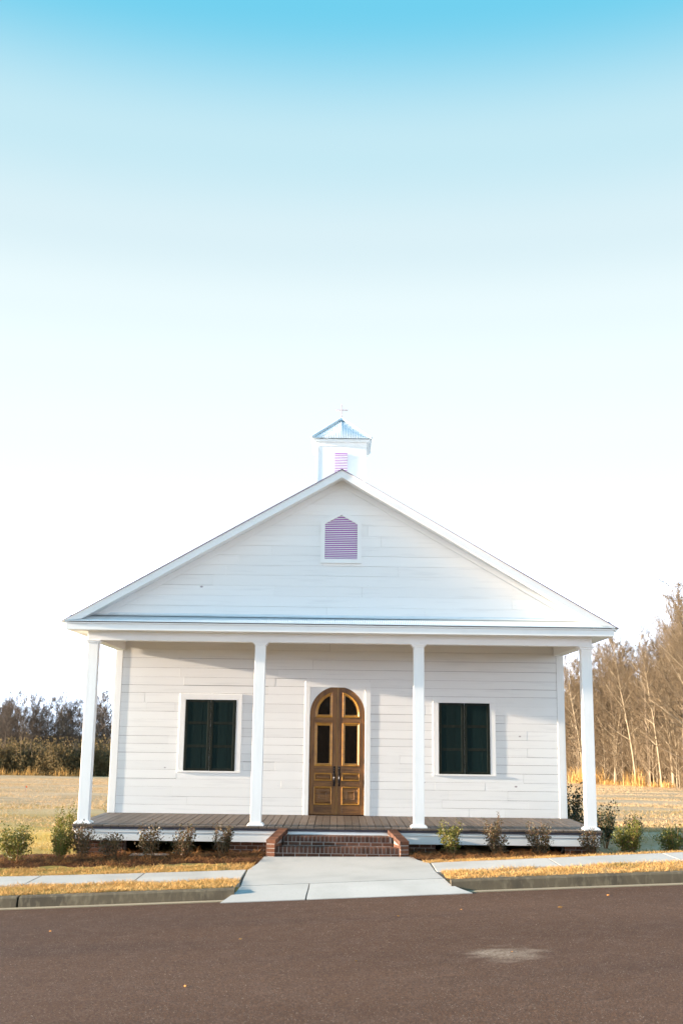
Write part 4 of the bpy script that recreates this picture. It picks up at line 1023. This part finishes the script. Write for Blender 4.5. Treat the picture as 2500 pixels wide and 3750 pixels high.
# thicket bushes before the left trees, evergreens, undergrowth of the right wood
def bush_mesh(seed, W, H, n, matn, leaf):
    g = np.random.default_rng(seed); a = g.uniform(0, 2 * np.pi, n); u = g.uniform(0, 1, n) ** .45; el = np.arcsin(g.uniform(0, 1, n))
    lob = 1 + .22 * np.sin(a * 3 + seed) * np.cos(el * 2) + .16 * np.sin(a * 7 + el * 5 + seed) + .12 * g.normal(size=n)
    P = np.stack([np.cos(a) * np.cos(el) * W / 2, np.sin(a) * np.cos(el) * W / 2, np.sin(el) * H * .95 + .05], -1) * (u * lob)[:, None]
    P[:, 2] = np.abs(P[:, 2]); V, F = leaves(P, leaf, g, .3); return np_mesh('foliage', V, F, M[matn])
def stem_mesh(seed, W, H, n, matn):
    g = random.Random(seed); m = MB()
    for i in range(n):
        a = g.uniform(0, 6.28); r = W * .5 * math.sqrt(g.random()); m.tube([(r * .3 * math.cos(a), r * .3 * math.sin(a), -.1), (r * .7 * math.cos(a), r * .7 * math.sin(a), H * .55), (r * math.cos(a), r * math.sin(a), H * g.uniform(.8, 1.08))], [.035, .025, .008], 3, False)
    return m.mesh('stems', M[matn])
BU = [(bush_mesh(40 + i, 5.5, 3.3, 7000, 'thicket', .26), stem_mesh(50 + i, 5, 3.2, 60, 'bark')) for i in range(3)]
lbl = {0: 'olive brown thicket bush at the left edge below the trees', 1: 'olive thicket bush second from the left edge', 2: 'greenish thicket bush in the middle of the left hedge', 3: 'olive brown thicket bush left of the porch column', 4: 'olive thicket bush right beside the left porch column', 5: 'thicket bush seen between the left column and the wall'}
for i, px in enumerate((12, 72, 128, 192, 250, 372)):
    x, y = at_px(px, 143 + R2.uniform(-1.5, 2)); z = float(h(x, y)); o = tag(empty('thicket_bush', (x, y, z)), lbl[i], 'bush', 'thicket bushes before the left trees'); f, s_ = BU[i % 3]
    link('foliage', f, o); link('stems', s_, o); o.rotation_euler.z = R2.uniform(0, 6); q = R2.uniform(1.1, 1.3); o.scale = (q, q, q * (.85 if i == 0 else 1))
for i in range(9):
    px = -90 + i * 60 + R2.uniform(-12, 12); x, y = at_px(px, 147 + R2.uniform(-1, 3)); z = float(h(x, y))
    o = tag(empty('thicket_bush', (x, y, z)), 'olive brown bush in the back row of the left thicket', 'bush', 'thicket bushes before the left trees'); f, s_ = BU[i % 3]; link('foliage', f, o); link('stems', s_, o); o.rotation_euler.z = R2.uniform(0, 6); q = R2.uniform(.9, 1.1); o.scale = (q, q, q)
for i in range(5):
    o = tag(empty('thicket_bush', (-9 + i * 4.4, -43 + .6 * (i % 2), float(z_road(-9 + i * 4.4)) + .1)), 'thicket bush across the road, mirrored dark in the door glass', 'bush', 'thicket across the road'); link('foliage', BU[i % 3][0], o); link('stems', BU[i % 3][1], o); o.rotation_euler.z = i; o.scale = (1.3, 1.3, 1.75)
for i in range(12):
    x, y = at_px(440 + i * 62, 149 + R2.uniform(-1, 3)); o = tag(empty('thicket_bush', (x, y, float(h(x, y)))), 'thicket bush of the far tree line hidden behind the church', 'bush', 'thicket bushes behind the church'); link('foliage', BU[i % 3][0], o); link('stems', BU[i % 3][1], o); o.rotation_euler.z = i; o.scale = (1.2, 1.2, 1.15)
EV = (bush_mesh(60, 4.5, 7.0, 6000, 'pine', .28), stem_mesh(61, 1.5, 5, 6, 'barkd'))
for px, sc, lb in ((-5, .95, 'dark evergreen at the left edge among the bare trees'), (340, .62, 'small dark evergreen behind the left porch column')):
    x, y = at_px(px, 156); o = tag(empty('evergreen_tree', (x, y, float(h(x, y)))), lb, 'tree', 'evergreens among the left trees'); link('crown', EV[0], o); link('trunk', EV[1], o); o.scale = (sc, sc, sc)
# undergrowth of the right wood: twiggy mass nobody could count
g = np.random.default_rng(9); V = []; F = []
n = 22000; px = g.uniform(2040, 2640, n); dist = (125 - (px - 2060) / 440 * 36) + g.uniform(2, 34, n); xs = (px - 1236) / 3942.64 / .985 * dist; ys = -19.79 + dist
L = g.uniform(1.2, 5.5, n); tilt = g.normal(0, .28, (n, 2)); zz = h(xs, ys); w = g.uniform(.012, .035, n)
B = np.stack([xs, ys, zz], -1); Tp = B + np.stack([tilt[:, 0], tilt[:, 1], np.ones(n)], -1) * L[:, None]
ca = g.uniform(0, 6.28, n)
ring = [np.stack([np.cos(ca + k * 2.0944) * w, np.sin(ca + k * 2.0944) * w, np.zeros(n)], -1) for k in range(3)]
V = np.stack([B + ring[0], B + ring[1], B + ring[2], Tp + ring[0] * .3, Tp + ring[1] * .3, Tp + ring[2] * .3], 1).reshape(-1, 3); k = np.arange(n)[:, None] * 6
F = np.concatenate([k + np.array([[0, 1, 4, 3]]), k + np.array([[1, 2, 5, 4]]), k + np.array([[2, 0, 3, 5]])], 0)
tag(link('undergrowth', np_mesh('undergrowth', V, F, M['twig'])), 'brown twiggy undergrowth filling the wood on the right', 'undergrowth', kind='stuff')
n = 42000; px = g.uniform(2040, 2640, n); dist = (125 - (px - 2060) / 440 * 36) + g.uniform(8, 40, n); xs = (px - 1236) / 3942.64 / .985 * dist; ys = -19.79 + dist
P = np.stack([xs, ys, h(xs, ys) + g.uniform(0, 1, n) ** 1.3 * 8.0], -1); V, F = leaves(P, .40, g, .2)
M['litter'] = mat('brown_dead_leaves', (.115, .070, .036), .95, .05, noise=[(.8, 3, .4, .65, (.06, .045, .028), .8)])
tag(link('dead_leaves', np_mesh('dead_leaves', V, F, M['litter'])), 'brown dead leaves hanging in the undergrowth of the right wood', 'undergrowth', kind='stuff')
# broomsedge along both tree lines
def sedge(name, spots, label):
    g = np.random.default_rng(3); XS = []; YS = []; LS = []
    for px, dist, wd, n, hh in spots:
        x, y = at_px(px, dist); XS.append(x + g.normal(0, wd, n)); YS.append(y + g.normal(0, .5, n)); LS.append(g.uniform(.5, 1, n) * hh)
    X = np.concatenate(XS); Y = np.concatenate(YS); L = np.concatenate(LS)
    tag(blades(name, X, Y, L, np.full(len(X), .05), .14, 'sedge', g, curl=.12), label, 'tall grass', kind='stuff')
sp = [(px, edge_dist(px) - 4 + g.uniform(-1, 1), .5, 26, g.uniform(.4, .9)) for px in g.uniform(2150, 2560, 12)] + [(px, edge_dist(px) - 6, .7, 50, 1.9) for px in (2070, 2084, 2098, 2112, 2126)] + [(2290, edge_dist(2290) - 5, .25, 45, 1.9), (2250, edge_dist(2250) - 5, .25, 40, 1.7)]
sedge('broomsedge', sp, 'tan broomsedge along the foot of the wood on the right')
sp = [(px, 138.5 + g.uniform(-1, 1), 1.0, 12, g.uniform(.4, .8)) for px in g.uniform(-40, 400, 14)] + [(px, 138, .5, 34, 1.3) for px in (266, 280, 342, 156)] + [(60, 138, .3, 22, 1.2), (106, 138, .3, 18, 1.1)]
sedge('broomsedge', sp, 'orange tan broomsedge along the foot of the left thicket')

# ------------------------------------------------------------------ fallen leaves and marker
LM = None
for i, (x, y, s_, lb) in enumerate([(2.74, -5.90, .075, 'largest orange leaf lying on the road at right'), (1.55, -5.75, .04, 'small tan leaf on the road below the walkway corner'), (.75, -6.06, .045, 'tan leaf on the road below the apron'), (3.55, -5.0, .05, 'dark curled leaf on the road near the right kerb'),
                                (-1.05, -7.2, .04, 'tan leaf on the road left of centre'), (-1.35, -9.4, .045, 'orange leaf on the near road at left'), (.2, -8.6, .035, 'tan leaf in the middle of the road'), (-3.4, -6.2, .04, 'small orange leaf on the road at far left'), (1.75, -8.45, .035, 'leaf lying on the sandy patch')]):
    if LM is None:
        V = []; n = 10
        for k in range(n): t = 2 * math.pi * k / n; r = 1 + .25 * math.cos(3 * t) + .1 * math.cos(5 * t); V.append((r * .6 * math.cos(t), r * .4 * math.sin(t), .12 * math.cos(2 * t)))
        V.append((0, 0, .25)); LM = bpy.data.meshes.new('fallen_leaf'); LM.from_pydata(V, [], [(k, (k + 1) % n, n) for k in range(n)]); LM.materials.append(M['leafdry'])
    zr = float(z_road(x)) + .04 * (1 - ((y + 8.7) / 4.5) ** 2)
    o = link('fallen_leaf', LM); o.location = (x, y, zr + s_ * .16); s_ *= .75; o.scale = (s_, s_, s_); o.rotation_euler = (0, 0, i * 1.7); tag(o, lb, 'leaf', 'fallen leaves on the road')
x, y = at_px(146, 62); fl = tag(empty('marker_flag', (x, y, float(h(x, y)))), 'tiny orange marker flag in the field at left', 'flag')
m = MB(); m.tube([(0, 0, -.05), (0, 0, .32)], [.006, .006], 5); m.build('wire', M['metaledge'], fl)
m = MB(); m.box(0, .10, -.003, .003, .22, .32); m.build('flag', M['twine'], fl)
print('triangles', sum(len(o.data.polygons) for o in bpy.data.objects if o.type == 'MESH'), 'objects', len(bpy.data.objects))
